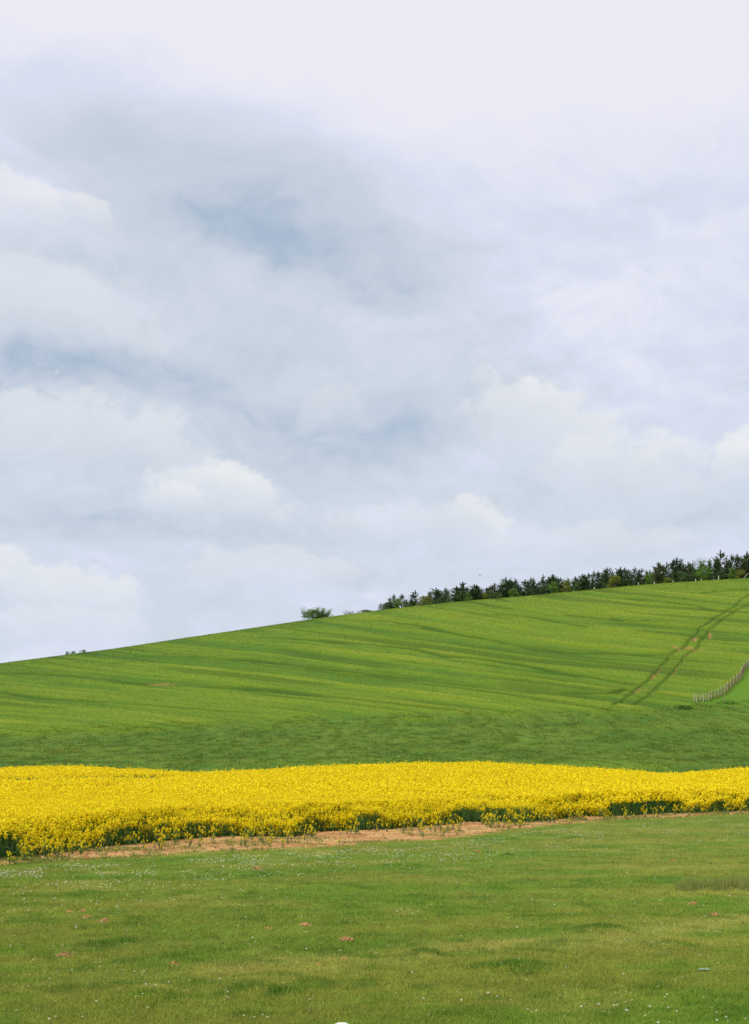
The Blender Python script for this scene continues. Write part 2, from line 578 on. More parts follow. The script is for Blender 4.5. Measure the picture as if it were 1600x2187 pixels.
def build_ground():
    # base sheet to the horizon
    V = np.array([(-4000, -4000, -4), (4000, -4000, -4), (4000, 4000, -4), (-4000, 4000, -4)], float)
    me = mesh_np('ground', V, [(0, 1, 2, 3)], M_GROUND, np.tile(C_TURF * .8, (4, 1)))
    link('ground', me, kind='structure')
    # meadow: the bank the photographer stands on, and the pasture out to the bare strip
    gx, gy = np.meshgrid(np.arange(-60, 61, 1.0), np.linspace(-60, 14, 75))
    i = np.arange(gx.size).reshape(gx.shape)
    F1 = np.stack([i[:-1, :-1], i[:-1, 1:], i[1:, 1:], i[1:, :-1]], -1).reshape(-1, 4)
    V1 = np.stack([gx, gy, ground_z(gx, np.maximum(gy, .01))], -1).reshape(-1, 3)
    pxs = np.concatenate([np.arange(-2000, -250, 40.0), np.arange(-250, 1851, 5.0), np.arange(1890, 3601, 40.0)])
    rows = np.linspace(0, 1, 340)[:, None]
    d1 = soil_d(pxs)[None, :]
    ds = 14.0 * (d1 / 14.0) ** rows
    x, d, F2 = fan(pxs, ds)
    V2 = np.stack([x, d, ground_z(x, d)], -1).reshape(-1, 3)
    V = np.concatenate([V1, V2])
    col = turf_col(V[:, 0], np.maximum(V[:, 1], 1)) * TURF_GAIN
    me = mesh_np('meadow', V, np.concatenate([F1, F2 + len(V1)]), M_GROUND, col, True)
    link('meadow', me, kind='structure')
    # bare soil strip and the soil under the rape crop
    t = np.concatenate([np.linspace(0, .16, 60)[:-1], np.linspace(.16, 1, 80)])[:, None]
    ds = d1 + (DB - d1) * t
    x, d, F3 = fan(pxs, ds)
    z = ground_z(x, d) + (fbm(x / .22, d / .22, 3, 71) - .5) * .07 * sstep(0, .6, d - d1)
    n = fbm(x / .8, d / .5, 4, 77)
    col = mix3(C_SOIL, C_SOILD, sstep(.42, .68, n))
    edge = 1 - sstep(0.0, 1.0, (d - d1) / (0.5 + 2.2 * fbm(x / 1.1, d / 3, 3, 81)))
    green = np.clip(edge, 0, 1)
    col = mix3(col.reshape(-1, 3), turf_col(x.ravel(), d.ravel()), green.ravel()) * .9
    me = mesh_np('soil_strip', np.stack([x, d, z], -1).reshape(-1, 3), F3, M_SOIL, col, True)
    link('soil_strip', me, kind='structure')


# tracks pressed into the wheat, traced on the hillside: (points, half width, depth, bare soil)
TRAMS = [
    ([(-120, 1434), (0, 1441), (125, 1445), (250, 1457), (310, 1466), (380, 1468), (450, 1472), (560, 1476), (700, 1492), (830, 1510), (960, 1521)], .55, .34, 0),
    ([(-120, 1474), (0, 1484), (60, 1492), (150, 1500), (250, 1507), (400, 1519), (540, 1530)], .5, .30, 0),
    ([(300, 1405), (400, 1407), (500, 1412), (600, 1420), (700, 1434), (800, 1445), (900, 1457), (1000, 1469), (1120, 1482), (1260, 1494)], .5, .36, 0),
    ([(420, 1412), (520, 1416), (620, 1427), (720, 1442), (820, 1453), (920, 1465), (1040, 1480)], .4, .28, 0),
    ([(560, 1364), (640, 1368), (720, 1376), (800, 1382), (880, 1391), (950, 1405), (1030, 1414), (1120, 1427), (1220, 1444), (1310, 1460), (1350, 1466)], .6, .36, 0),
    ([(800, 1328), (850, 1333), (920, 1345), (980, 1360), (1060, 1373), (1150, 1392), (1240, 1399), (1330, 1402), (1420, 1403)], .5, .32, 0),
    ([(1060, 1316), (1120, 1319), (1180, 1330), (1250, 1342)], .45, .3, 0),
    ([(1340, 1282), (1400, 1286), (1460, 1293), (1510, 1303), (1555, 1309)], .6, .4, 0),
    ([(1400, 1262), (1450, 1259), (1520, 1263), (1590, 1261)], .5, .35, 0),
    ([(1500, 1270), (1545, 1266), (1600, 1263)], .5, .4, 0),
    ([(380, 1357), (470, 1352), (560, 1346), (640, 1343)], .45, .28, 0),
    ([(900, 1345), (1000, 1364), (1120, 1384), (1200, 1394)], .4, .25, 0),
    ([(1220, 1318), (1290, 1325), (1330, 1330)], .5, .3, 0), ([(1310, 1325), (1360, 1332), (1390, 1329)], .5, .32, 0),
    ([(1000, 1420), (1080, 1432), (1180, 1442), (1260, 1452)], .4, .25, 0),
    ([(540, 1480), (660, 1489), (800, 1506), (900, 1516)], .4, .26, 0), ([(0, 1425), (150, 1421), (300, 1418)], .4, .22, 0),
    ([(1210, 1484), (1300, 1487), (1335, 1478)], .5, .35, 0),
    # the vehicle track climbing beside the fence: two ruts
    ([(1312, 1513), (1345, 1490), (1380, 1462), (1405, 1438), (1435, 1402), (1460, 1386), (1480, 1366), (1500, 1343), (1530, 1322), (1560, 1305), (1600, 1274), (1640, 1262)], .34, .26, 1),
    ([(1350, 1512), (1385, 1492), (1415, 1465), (1440, 1440), (1463, 1408), (1485, 1392), (1503, 1366), (1520, 1346), (1545, 1325), (1580, 1303), (1625, 1282)], .30, .24, 1),
]
RIDGE = [(-600, 1604), (0, 1577), (180, 1567), (400, 1553), (650, 1543), (900, 1533), (1080, 1528), (1250, 1524), (1400, 1521), (1480, 1513), (1540, 1506), (1640, 1500), (2200, 1480)]
FENCE = [(1482.5, 1484, 1502, -.5), (1488, 1483.5, 1503, -1), (1495.5, 1484, 1502, -.8), (1502.5, 1482, 1502, -.6), (1508.5, 1482, 1501.5, -.4), (1514, 1480, 1500, -.3),
         (1520, 1477, 1496.5, -.4), (1527.5, 1474.5, 1494, -.5), (1534.5, 1472, 1492, -1), (1541.5, 1467.5, 1488.5, -1.2), (1548, 1464, 1485, .2), (1554.5, 1457, 1480, -.6),
         (1561, 1451, 1473, -.5), (1567.5, 1445.5, 1466, -.6), (1574.5, 1440, 1460, -.3), (1581.5, 1433, 1453.5, -.2), (1586, 1425, 1446, -1), (1590.5, 1416, 1436, -1),
         (1595, 1411, 1429, -.6), (1599.5, 1406, 1424, -.7)]
SOILPATCH = [(1440, 1386, 7, 1.8), (1457, 1391, 13, 2.0), (1470, 1387, 8, 2.4), (1488, 1392, 11, 2.0), (1484, 1369, 4, 5), (1516, 1360, 3, 6), (345, 1465, 22, 1.6), (392, 1471, 24, 1.2),
             (1395, 1449, 3, 5), (1360, 1481, 4, 3), (540, 1626, 60, .8), (150, 1606, 40, .7), (1345, 1250, 14, 1.2)]

TR_W = [([unproject(a, b) for a, b in p], w, h, s) for p, w, h, s in TRAMS]
RIDGE_D = curve([(a, unproject(a, b)[1]) for a, b in RIDGE], 60)
FENCE_W = [unproject(a, b) for a, t, b, l in FENCE]
_fx, _fy = zip(*(FENCE_W + [unproject(a, b) for a, b in ((1640, 1380), (1720, 1310), (1800, 1245))]))
C_WHEAT_L = np.array(lin(143, 162, 46))
C_WHEAT = np.array(lin(118, 149, 41))
C_WHEAT_D = np.array(lin(94, 132, 40))
C_STALK_SHADE = np.array(lin(44, 82, 32))  # dark lower-stalk green that also carries the painted shade of the grooves
C_VALLEY = np.array(lin(112, 142, 48))
C_VALLEY_D = np.array(lin(94, 130, 44))
C_PAST = np.array(lin(102, 148, 38))


def hill_props(x, y):
    """height of the crop over the soil, colour, and how bare the soil is"""
    px = px_of(x, y)
    z0 = ground_z(x, y)
    Y = HZ - F * (z0 - EYE) / y
    wob = (fbm(x / 7, y / 7, 3, 5) - .5) * 1.0
    groove = np.zeros(x.shape)
    bare = np.zeros(x.shape)
    band = np.zeros(x.shape)
    rutm = np.zeros(x.shape)
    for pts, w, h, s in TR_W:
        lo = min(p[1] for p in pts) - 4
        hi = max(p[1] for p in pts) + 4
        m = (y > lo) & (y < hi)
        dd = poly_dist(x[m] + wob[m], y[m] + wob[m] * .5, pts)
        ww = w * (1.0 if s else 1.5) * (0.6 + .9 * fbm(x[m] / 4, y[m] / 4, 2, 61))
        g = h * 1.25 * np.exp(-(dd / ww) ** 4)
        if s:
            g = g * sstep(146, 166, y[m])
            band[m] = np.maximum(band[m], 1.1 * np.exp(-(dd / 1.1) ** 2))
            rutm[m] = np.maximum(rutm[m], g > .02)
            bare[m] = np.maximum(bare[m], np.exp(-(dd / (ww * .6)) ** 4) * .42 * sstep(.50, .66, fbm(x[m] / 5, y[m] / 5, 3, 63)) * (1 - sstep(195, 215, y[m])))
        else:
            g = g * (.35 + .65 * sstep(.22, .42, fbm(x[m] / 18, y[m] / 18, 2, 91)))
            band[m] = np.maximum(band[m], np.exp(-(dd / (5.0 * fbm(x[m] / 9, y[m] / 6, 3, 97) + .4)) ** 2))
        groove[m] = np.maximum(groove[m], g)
    # rows and sags of the crop run along the drilling direction: down to the right across the hill
    t = (Y - SKY_Y(px))
    sl = Y - 0.105 * px + 16 * (fbm(px / 420.0, Y / 90.0, 2, 99) - .5) + 5 * np.sin(px / 300.0)
    streak = fbm(px / 420.0, sl / 9.0, 3, 101)
    fine = fbm(px / 150.0, sl / 4.2, 3, 111, .6)
    big = fbm(px / 420.0, (Y - .08 * px) / 30.0, 3, 121)
    patch = fbm(x / 2.2, y / 3.0, 3, 127)
    v = streak * .34 + big * .36 + fine * .26 + patch * .10
    line = sstep(.60, .74, vnoise(px / 520.0 + 3, sl / 4.6, 105)) * sstep(.35, .6, vnoise(px / 240.0, sl / 30.0, 107))
    col = mix3(C_WHEAT_D, C_WHEAT, sstep(.34, .52, v))
    col = mix3(col, C_WHEAT_L, sstep(.50, .74, v))
    col = mix3(col.reshape(-1, 3), C_STALK_SHADE, (np.clip(groove / .35, 0, 1) * np.where(rutm > 0, .36, .74)).ravel()).reshape(*x.shape, 3)  # groove shade put into the colour, stronger with depth
    col = mix3(col.reshape(-1, 3), C_WHEAT_D * .85, (band * .22).ravel()).reshape(*x.shape, 3)
    col = mix3(col.reshape(-1, 3), C_WHEAT_D * .62, (line * .62).ravel()).reshape(*x.shape, 3)
    sag = line * .16 + sstep(.55, .36, streak) * .16 + sstep(.52, .36, fine) * .10
    sag = sag * (1 - sstep(.80, .97, (y - D0) / (CREST(px) - D0)))
    h = 0.55 - groove - sag
    # valley bottom meadow below the edge of the wheat
    rd = RIDGE_D(px)
    val = 1 - sstep(-6, 4, y - rd + (fbm(x / 6, y / 4, 4, 131) - .5) * 16)
    vn = fbm(px / 150.0, Y / 9.0, 4, 141, .55) * .45 + .55 * fbm(x / .9, y / 2.0, 4, 143, .65)
    vc = mix3(C_VALLEY_D, C_VALLEY, sstep(.42, .58, vn)) * .95
    vc = vc * (.8 + .4 * fbm(x / 2.4, y / 5.0, 4, 145, .6))[..., None]
    br = sstep(1624, 1634, Y + 10 * (fbm(px / 200., Y / 20., 2, 151) - .5)) * sstep(400, 800, px) * (1 - sstep(1300, 1500, px))
    vc = mix3(vc, C_WHEAT, br * .7)
    col = mix3(col.reshape(-1, 3), vc.reshape(-1, 3), val.ravel()).reshape(*x.shape, 3)
    h = h * (1 - val) + val * (.10 + .5 * (vn - .5))
    # pasture to the right of the fence
    fx = np.interp(y, _fy, _fx)
    pas = sstep(-.3, .3, x - fx) * sstep(FENCE_W[0][1] - 6, FENCE_W[0][1] + 2, y) * sstep(-1, 1, x - FENCE_W[0][0] * .97)
    col = mix3(col.reshape(-1, 3), C_PAST, (pas * .8).ravel()).reshape(*x.shape, 3)
    h = h * (1 - pas) + .1 * pas
    for sx, sy, rx, ry in SOILPATCH:
        g = np.exp(-((px - sx) / rx) ** 2 - ((Y - sy) / ry) ** 2)
        bare = np.maximum(bare, g * (1.3 if ry > 1.3 else .5) * sstep(.25, .6, fbm(x / 1.0, y / 1.5, 3, 161) + g * .3))
    bare = np.clip(bare, 0, 1)
    h = h * (1 - bare * .9)
    return z0, h, col, bare


C_HSOIL = np.array(lin(182, 136, 88))
HILL_GAIN = 0.655


def build_hill():
    pxs = np.concatenate([np.arange(-2000, -300, 40.0), np.arange(-300, 1901, 2.4), np.arange(1930, 3601, 40.0)])
    t = np.concatenate([np.linspace(0, 1, 640), 1 + np.array([.01, .02, .035, .05, .07, .1, .15, .2, .3, .4, .6, 1, 2, 4])])[:, None]
    dc = CREST(pxs)[None, :]
    ds = DB + (dc - DB) * t
    x, d, Fc = fan(pxs, ds)
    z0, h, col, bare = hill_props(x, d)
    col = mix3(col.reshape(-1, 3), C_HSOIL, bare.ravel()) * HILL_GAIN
    seam = sstep(0, 1.5, d - DB)
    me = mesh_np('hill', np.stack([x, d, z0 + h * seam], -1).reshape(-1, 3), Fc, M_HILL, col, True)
    link('hill', me, kind='structure')
    # wheat ears and valley grass standing out of the canopy
    n = 520000
    px = rng.uniform(-260, 1860, n)
    dc = CREST(px)
    d = (DB + 3) + (dc + 2 - DB - 3) * rng.random(n) ** 1.15
    x = (px - CX) / F * d
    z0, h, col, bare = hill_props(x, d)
    keep = (rng.random(n) > bare * 1.2) & (d < dc - 3)
    x, d, z0, h, col, px = x[keep], d[keep], z0[keep], h[keep], col[keep], px[keep]
    n = len(x)
    ht = np.clip(h * .3, .05, .12) * rng.uniform(.6, 1.35, n)
    wd = rng.uniform(.03, .07, n) * (d / 200)
    ht = ht * np.where(d < 150, 1.2, 1.0)
    ang = rng.uniform(-.85, .1, n)
    lx, ly = rng.normal(.10, .12, n), rng.normal(-.03, .1, n)
    base = z0 + h - .05
    V = np.empty((n, 3, 3))
    ca, sa = np.cos(ang) * wd, np.sin(ang) * wd
    V[:, 0] = np.stack([x - ca, d - sa, base], -1)
    V[:, 1] = np.stack([x + ca, d + sa, base], -1)
    V[:, 2] = np.stack([x + lx, d + ly, base + ht], -1)
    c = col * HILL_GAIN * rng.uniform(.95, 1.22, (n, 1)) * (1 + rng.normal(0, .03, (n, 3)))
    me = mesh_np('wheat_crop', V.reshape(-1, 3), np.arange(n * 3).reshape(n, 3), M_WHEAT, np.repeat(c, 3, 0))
    link('wheat_crop', me, kind='stuff', label='green wheat crop covering the whole hillside below the trees', category='wheat')

    # rough grass of the valley bottom between the rape and the wheat
    n = 170000
    px = rng.uniform(-260, 1860, n)
    d = (DB + 2) + (np.minimum(RIDGE_D(px) + 2 + 5 * (fbm(px / 60.0, px * 0, 3, 175) - .5), 170) - DB - 2) * rng.random(n)
    x = (px - CX) / F * d
    z0, h, col, bare = hill_props(x, d)
    tn = fbm(x / 1.1, d / 1.6, 4, 171, .6)
    ht = (.05 + .13 * sstep(.38, .7, tn)) * rng.uniform(.6, 1.3, n)
    wd = rng.uniform(.018, .045, n) * d / 120
    ang = rng.uniform(-.85, .1, n)
    ca, sa = np.cos(ang) * wd, np.sin(ang) * wd
    b = z0 + h - .02
    V = np.empty((n, 3, 3))
    V[:, 0] = np.stack([x - ca, d - sa, b], -1)
    V[:, 1] = np.stack([x + ca, d + sa, b], -1)
    V[:, 2] = np.stack([x + rng.normal(.03, .07, n), d, b + ht], -1)
    straw = (rng.random(n) < .10)[:, None]
    c = np.where(straw, np.array(lin(150, 152, 84)), col) * HILL_GAIN * 1.12 * rng.uniform(.8, 1.25, (n, 1))
    me = mesh_np('valley_grass', V.reshape(-1, 3), np.arange(n * 3).reshape(n, 3), M_WHEAT, np.repeat(c, 3, 0))
    link('valley_grass', me, kind='stuff', label='rough dull green grass in the hollow between the yellow crop and the wheat', category='grass')


build_ground()
build_hill()

# ------------------------------------------------------------------ meadow grass
def blades(x, y, ht, wd, col, lean=.5, n3=None):
    n = len(x)
    z = ground_z(x, y) - .004
    ang = rng.uniform(0, math.pi, n)
    la = rng.uniform(0, 2 * math.pi, n)
    ll = np.abs(rng.normal(0, lean, n)) * ht
    V = np.empty((n, 3, 3))
    ca, sa = np.cos(ang) * wd * .5, np.sin(ang) * wd * .5
    V[:, 0] = np.stack([x - ca, y - sa, z], -1)
    V[:, 1] = np.stack([x + ca, y + sa, z], -1)
    V[:, 2] = np.stack([x + np.cos(la) * ll, y + np.sin(la) * ll, z + ht], -1)
    return V.reshape(-1, 3), np.repeat(col, 3, 0)


def build_grass():
    n = 900000
    px = rng.uniform(-130, 1730, n)
    d1 = soil_d(px) + rng.exponential(.45, n)
    # density falls with distance
    u = rng.random(n)
    k = 1.1
    a = 13.6 ** -k
    b = d1 ** -k
    d = (a + (b - a) * u) ** (-1 / k)
    x = (px - CX) / F * d
    col = turf_col(x, d)
    lush = np.zeros(n)
    for mpx, mY, w, h, ry in MOUNDS:
        mx_, my_ = at_flat(mpx, mY)
        rx = w / F * my_ * .5
        lush = np.maximum(lush, np.exp(-((x - mx_) / rx) ** 2 - ((d - my_) / ry) ** 2))
    tn = fbm(x / .35, d / .35, 3, 201)
    ht = (.022 + .05 * tn ** 1.5 + .025 * lush) * rng.uniform(.5, 1.4, n)
    tall = rng.random(n) < .03 * sstep(.5, .66, fbm(x / .9, d / .9, 3, 205)) + .006
    ht = np.where(tall, ht * 2.0 + .03, ht)
    wd = rng.uniform(.004, .009, n) * np.sqrt(d / 15) * 1.25
    c = col * rng.uniform(.70, 1.40, (n, 1)) * (1 + rng.normal(0, .06, (n, 3))) * 1.18
    straw = rng.random(n) < .05
    c[straw] = C_DRY * rng.uniform(.6, 1.1, (straw.sum(), 1))
    V, C = blades(x, d, ht, wd, c, .7)
    # a thin stand of longer blades and stalks, thicker on the tussocks
    n = 60000
    px = rng.uniform(-130, 1730, n)
    d1 = np.minimum(soil_d(px), 34)
    a, b = 13.6 ** -1.6, d1 ** -1.6
    d = (a + (b - a) * rng.random(n)) ** (-1 / 1.6)
    x = (px - CX) / F * d
    tus = sstep(.55, .74, fbm(x / .8, d / .55, 3, 87))
    k = rng.random(n) < .3 + .7 * tus
    x, d, tus = x[k], d[k], tus[k]
    n = len(x)
    col = mix3(turf_col(x, d) * 1.12, C_DRY * .95, np.where(rng.random(n) < .16, .8, 0)) * rng.uniform(.75, 1.3, (n, 1))
    V2, C2 = blades(x, d, rng.uniform(.05, .10, n) * (1 + .3 * tus), rng.uniform(.005, .009, n) * np.sqrt(d / 15), col, .45)
    V, C = np.concatenate([V, V2]), np.concatenate([C, C2])
    me = mesh_np('meadow_grass', V, np.arange(len(V)).reshape(-1, 3), M_BLADE, C)
    link('meadow_grass', me, kind='stuff', label='short green pasture grass covering the foreground meadow', category='grass')
    # weeds creeping over the bare strip, closing it towards the right
    n = 60000
    px = rng.uniform(-130, 1730, n)
    sd, rd = soil_d(px), rape_d(px)
    d = sd + (rd - sd + .6) * rng.random(n)
    x = (px - CX) / F * d
    k = fbm(x / 1.1, d / 1.0, 3, 221) > .60 - .13 * sstep(1080, 1450, px) - .05 * (px < 300) - .10 * sstep(.35, 0, (d - sd) / (rd - sd))
    x, d = x[k], d[k]
    n = len(x)
    col = mix3(np.array(lin(100, 130, 50)), C_DRY, rng.random(n) ** 3) * rng.uniform(.7, 1.25, (n, 1))
    V, C = blades(x, d, rng.uniform(.03, .12, n), rng.uniform(.012, .026, n), col, .7)
    me = mesh_np('strip_weeds', V, np.arange(len(V)).reshape(-1, 3), M_BLADE, C)
    link('strip_weeds', me, kind='stuff', label='thin weeds and grass creeping over the bare earth strip', category='weeds')
    # rank grass tussock at the right edge
    n = 7000
    px = rng.uniform(1442, 1760, n)
    Y = 1898 - (px - 1450) * .035 + rng.normal(0, 4.5, n)
    cl = fbm(px / 22., Y / 9., 2, 211)
    k = (rng.random(n) < sstep(.3, .6, cl) * .9 + .1)
    px, Y = px[k], Y[k]
    n = len(px)
    x, y = at_flat(px, Y)
    ht = rng.uniform(.10, .34, n) * (.6 + .6 * fbm(px / 25., Y * 0, 2, 213)) * (.45 + .55 * sstep(1442, 1470, px))
    c = mix3(np.array(lin(112, 140, 56)), np.array(lin(146, 140, 78)), rng.random(n)) * rng.uniform(.7, 1.25, (n, 1))
    V, C = blades(x, y, ht, rng.uniform(.008, .016, n), c, .25)
    me = mesh_np('tall_grass', V, np.arange(len(V)).reshape(-1, 3), M_BLADE, C)
    link('tall_grass', me, kind='stuff', label='patch of tall dull brownish grass at the right edge of the meadow', category='tall grass')


# ------------------------------------------------------------------ daisies
DAISY = [(118, 2145), (72, 2164), (111, 2176), (207, 2145), (286, 2160), (288, 2164), (322, 2158), (482, 2125), (487, 2125), (483, 2135), (492, 2139), (473, 2147), (475, 2138),
         (576, 2128), (658, 2142), (546, 2180), (384, 2088), (313, 2083), (187, 2075), (155, 2081), (152, 2079), (93, 2085), (102, 2080), (118, 2085), (114, 2086), (109, 2097), (190, 2052), (183, 2053),
         (52, 2116), (58, 2115), (28, 2048), (45, 2028), (110, 2027), (113, 2029), (115, 2026), (130, 2026), (297, 1981), (352, 1998), (522, 1986), (637, 2077), (718, 2039), (725, 2038), (162, 1981), (164, 1983),
         (920, 2179), (946, 2172), (987, 2144), (1022, 2149), (1048, 2128), (1140, 2172), (1210, 2174), (1192, 2136), (1207, 2138), (1243, 2153), (1255, 2152), (1277, 2148), (1337, 2152), (1334, 2161), (1308, 2151),
         (1351, 2148), (1290, 2166), (1297, 2170), (1282, 2170), (1265, 2176), (1346, 2131), (1311, 2131), (1326, 2153), (1416, 2138), (1426, 2161), (1434, 2158), (1445, 2169), (1463, 2163), (1520, 2163), (1531, 2171),
         (1550, 2173), (1503, 2140), (1115, 2101), (1126, 2101), (1053, 2103), (1062, 2101), (1071, 2066), (1110, 2062), (1086, 2036), (1045, 2037), (1228, 2039), (1576, 2025), (1415, 1978), (1443, 1978), (1201, 2000),
         (1261, 1995), (1134, 2082), (1372, 2062), (1184, 1935), (1415, 1935), (1140, 1896), (1120, 2010), (1121, 2008), (1118, 2011), (455, 1967), (460, 1965), (760, 2075)]


def daisy_mesh():
    V, Fc, C = [], [], []
    W, Ye, G = (.90, .90, .88), (.75, .52, .03), (.10, .17, .03)
    n = 11
    for k in range(n):
        a = 2 * math.pi * k / n
        r = .0135
        for da, rr, zz in ((-.16, .004, 0), (-.26, r * .7, .001), (0, r, -.001 + .002 * (k % 2)), (.26, r * .7, .001), (.16, .004, 0)):
            V.append((math.cos(a + da) * rr, math.sin(a + da) * rr, .045 + zz))
            C.append(W)
        b = k * 5
        Fc += [(b, b + 1, b + 2), (b, b + 2, b + 3), (b, b + 3, b + 4)]
    b = len(V)
    V.append((0, 0, .050)); C.append(Ye)
    for k in range(8):
        a = 2 * math.pi * k / 8
        V.append((math.cos(a) * .0045, math.sin(a) * .0045, .047)); C.append(Ye)
    Fc += [(b, b + 1 + k, b + 1 + (k + 1) % 8) for k in range(8)]
    b = len(V)
    for (xx, yy, zz) in ((-.001, 0, 0), (.001, 0, 0), (0, .001, 0), (0, 0, .046)):
        V.append((xx, yy, zz)); C.append(G)
    Fc += [(b, b + 1, b + 3), (b + 1, b + 2, b + 3), (b + 2, b, b + 3)]
    return np.array(V), np.array(Fc), np.array(C)


def build_daisies():
    V, Fc, C = daisy_mesh()
    me = mesh_np('daisy', V, Fc, M_PETAL, C)
    pts = list(DAISY)
    while len(pts) < 3600:          # a milky band along the bare strip, thinning towards the viewer
        px = random.uniform(-100, 1700)
        sy = float(SOIL_Y(px))
        if random.random() < .80:
            Y = sy + 8 + abs(random.gauss(0, 1)) * 26
            nz = float(fbm(np.array([px / 60.]), np.array([Y / 10.]), 3, 301)[0])
            if nz < .48 + .10 * random.random():
                continue
        else:
            Y = sy + 8 + random.random() ** 1.9 * (2187 - sy)
            nz = float(fbm(np.array([px / 90.]), np.array([Y / 30.]), 3, 307)[0])
            if nz < .5 + .12 * random.random():
                continue
        pts.append((px, Y))
    loc = [at_flat(*p) for p in pts]
    loc.sort(key=lambda p: p[1])
    near, far = loc[:300], loc[300:]
    near_z = ground_z([p[0] for p in near], [p[1] for p in near])
    for (x, y), z in zip(near, near_z):
        o = link('daisy', me, label='tiny white daisy open in the short foreground meadow grass', category='daisy', group='white daisies dotting the near meadow')
        o.location = (x, y, z)
        s = random.uniform(.9, 1.3)
        o.scale = (s, s, s * random.uniform(1.0, 1.6))
        o.rotation_euler = (random.gauss(.15, .3), random.gauss(0, .3), random.uniform(0, 6.28))
    far = np.array(far)
    k = len(far)
    a = rng.uniform(0, 6.28, k)
    s = rng.uniform(.8, 1.4, k)[:, None, None]
    R = np.zeros((k, 3, 3))
    R[:, 0, 0], R[:, 0, 1], R[:, 1, 0], R[:, 1, 1], R[:, 2, 2] = np.cos(a), -np.sin(a), np.sin(a), np.cos(a), 1
    tilt = rng.normal(-.25, .2, k)
    T = np.zeros((k, 3, 3))
    T[:, 0, 0], T[:, 1, 1], T[:, 1, 2], T[:, 2, 1], T[:, 2, 2] = 1, np.cos(tilt), np.sin(tilt), -np.sin(tilt), np.cos(tilt)
    W = np.einsum('kij,kjl,vl->kvi', T, R, V) * s + np.stack([far[:, 0], far[:, 1], ground_z(far[:, 0], far[:, 1])], -1)[:, None, :]
    FF = (Fc[None] + (np.arange(k) * len(V))[:, None, None]).reshape(-1, 3)
    me2 = mesh_np('daisies', W.reshape(-1, 3), FF, M_PETAL, np.tile(C, (k, 1)))
    link('daisies', me2, kind='stuff', label='hazy scatter of tiny white daisies along the far side of the meadow', category='daisies')


# ------------------------------------------------------------------ rapeseed
C_YEL = np.array([.99, .79, .008])
C_STEM = np.array(lin(86, 124, 58))
C_RLEAF = np.array(lin(92, 128, 70))


def raceme_cloud(x, y, z, nq, size, spread, tall, col):
    """nq little petals round each flower-head position"""
    k = len(x)
    th = rng.uniform(0, 2 * math.pi, (k, nq))
    hz = rng.random((k, nq))
    rr = spread[:, None] * np.sqrt(rng.random((k, nq))) * (1 - .6 * hz)
    cx = x[:, None] + np.cos(th) * rr
    cy = y[:, None] + np.sin(th) * rr
    cz = z[:, None] + (hz - .6) * tall[:, None]
    s = size[:, None] * rng.uniform(.7, 1.3, (k, nq))
    a = rng.normal(size=(k, nq, 3)) * np.array([1, 1, .55])
    a /= np.linalg.norm(a, axis=-1, keepdims=True)
    b = np.cross(a, rng.normal(size=(k, nq, 3)) * np.array([.6, .6, 1.2]))
    b /= np.linalg.norm(b, axis=-1, keepdims=True) + 1e-9
    c = np.stack([cx, cy, cz], -1)
    A, Bv = a * s[..., None], b * s[..., None]
    Q = np.stack([c - A, c - Bv * .8, c + A, c + Bv * .8], 2)
    m = k * nq
    V = Q.reshape(-1, 3)
    C = np.repeat(np.repeat(col, nq, 0) * rng.uniform(.85, 1.15, (m, 1)), 4, 0)
    return V, C


def leaf_quads(x, y, z, ln, wd, up):
    k = len(x)
    a = rng.uniform(0, 2 * math.pi, k)
    d = np.stack([np.cos(a), np.sin(a), up], -1)
    d /= np.linalg.norm(d, axis=-1, keepdims=True)
    s = np.stack([-np.sin(a), np.cos(a), rng.normal(0, .4, k)], -1)
    c = np.stack([x, y, z], -1)
    L_, W_ = d * ln[:, None], s * wd[:, None]
    V = np.stack([c, c + L_ * .5 + W_, c + L_, c + L_ * .5 - W_], 1).reshape(-1, 3)
    return V


def gap_lines():
    def on_canopy(px, Y):
        d = np.linspace(36, 94, 800)
        x = (px - CX) / F * d
        Yd = HZ - F * (ground_z(x, d) + 1.1 - EYE) / d
        i = int(np.argmin(np.abs(Yd - Y)))
        return x[i], d[i]
    G = [([(-200, 1668), (0, 1663), (120, 1661), (240, 1659), (330, 1655)], 1.7, 1.0), ([(-150, 1742), (0, 1746), (120, 1755), (190, 1764)], .45, .5),
         ([(480, 1745), (640, 1742), (800, 1738), (960, 1735)], .4, .4), ([(830, 1690), (950, 1693), (1060, 1702)], .4, .3), ([(200, 1700), (400, 1690), (600, 1690)], .35, .25)]
    return [([on_canopy(a, b) for a, b in p], w, s) for p, w, s in G]


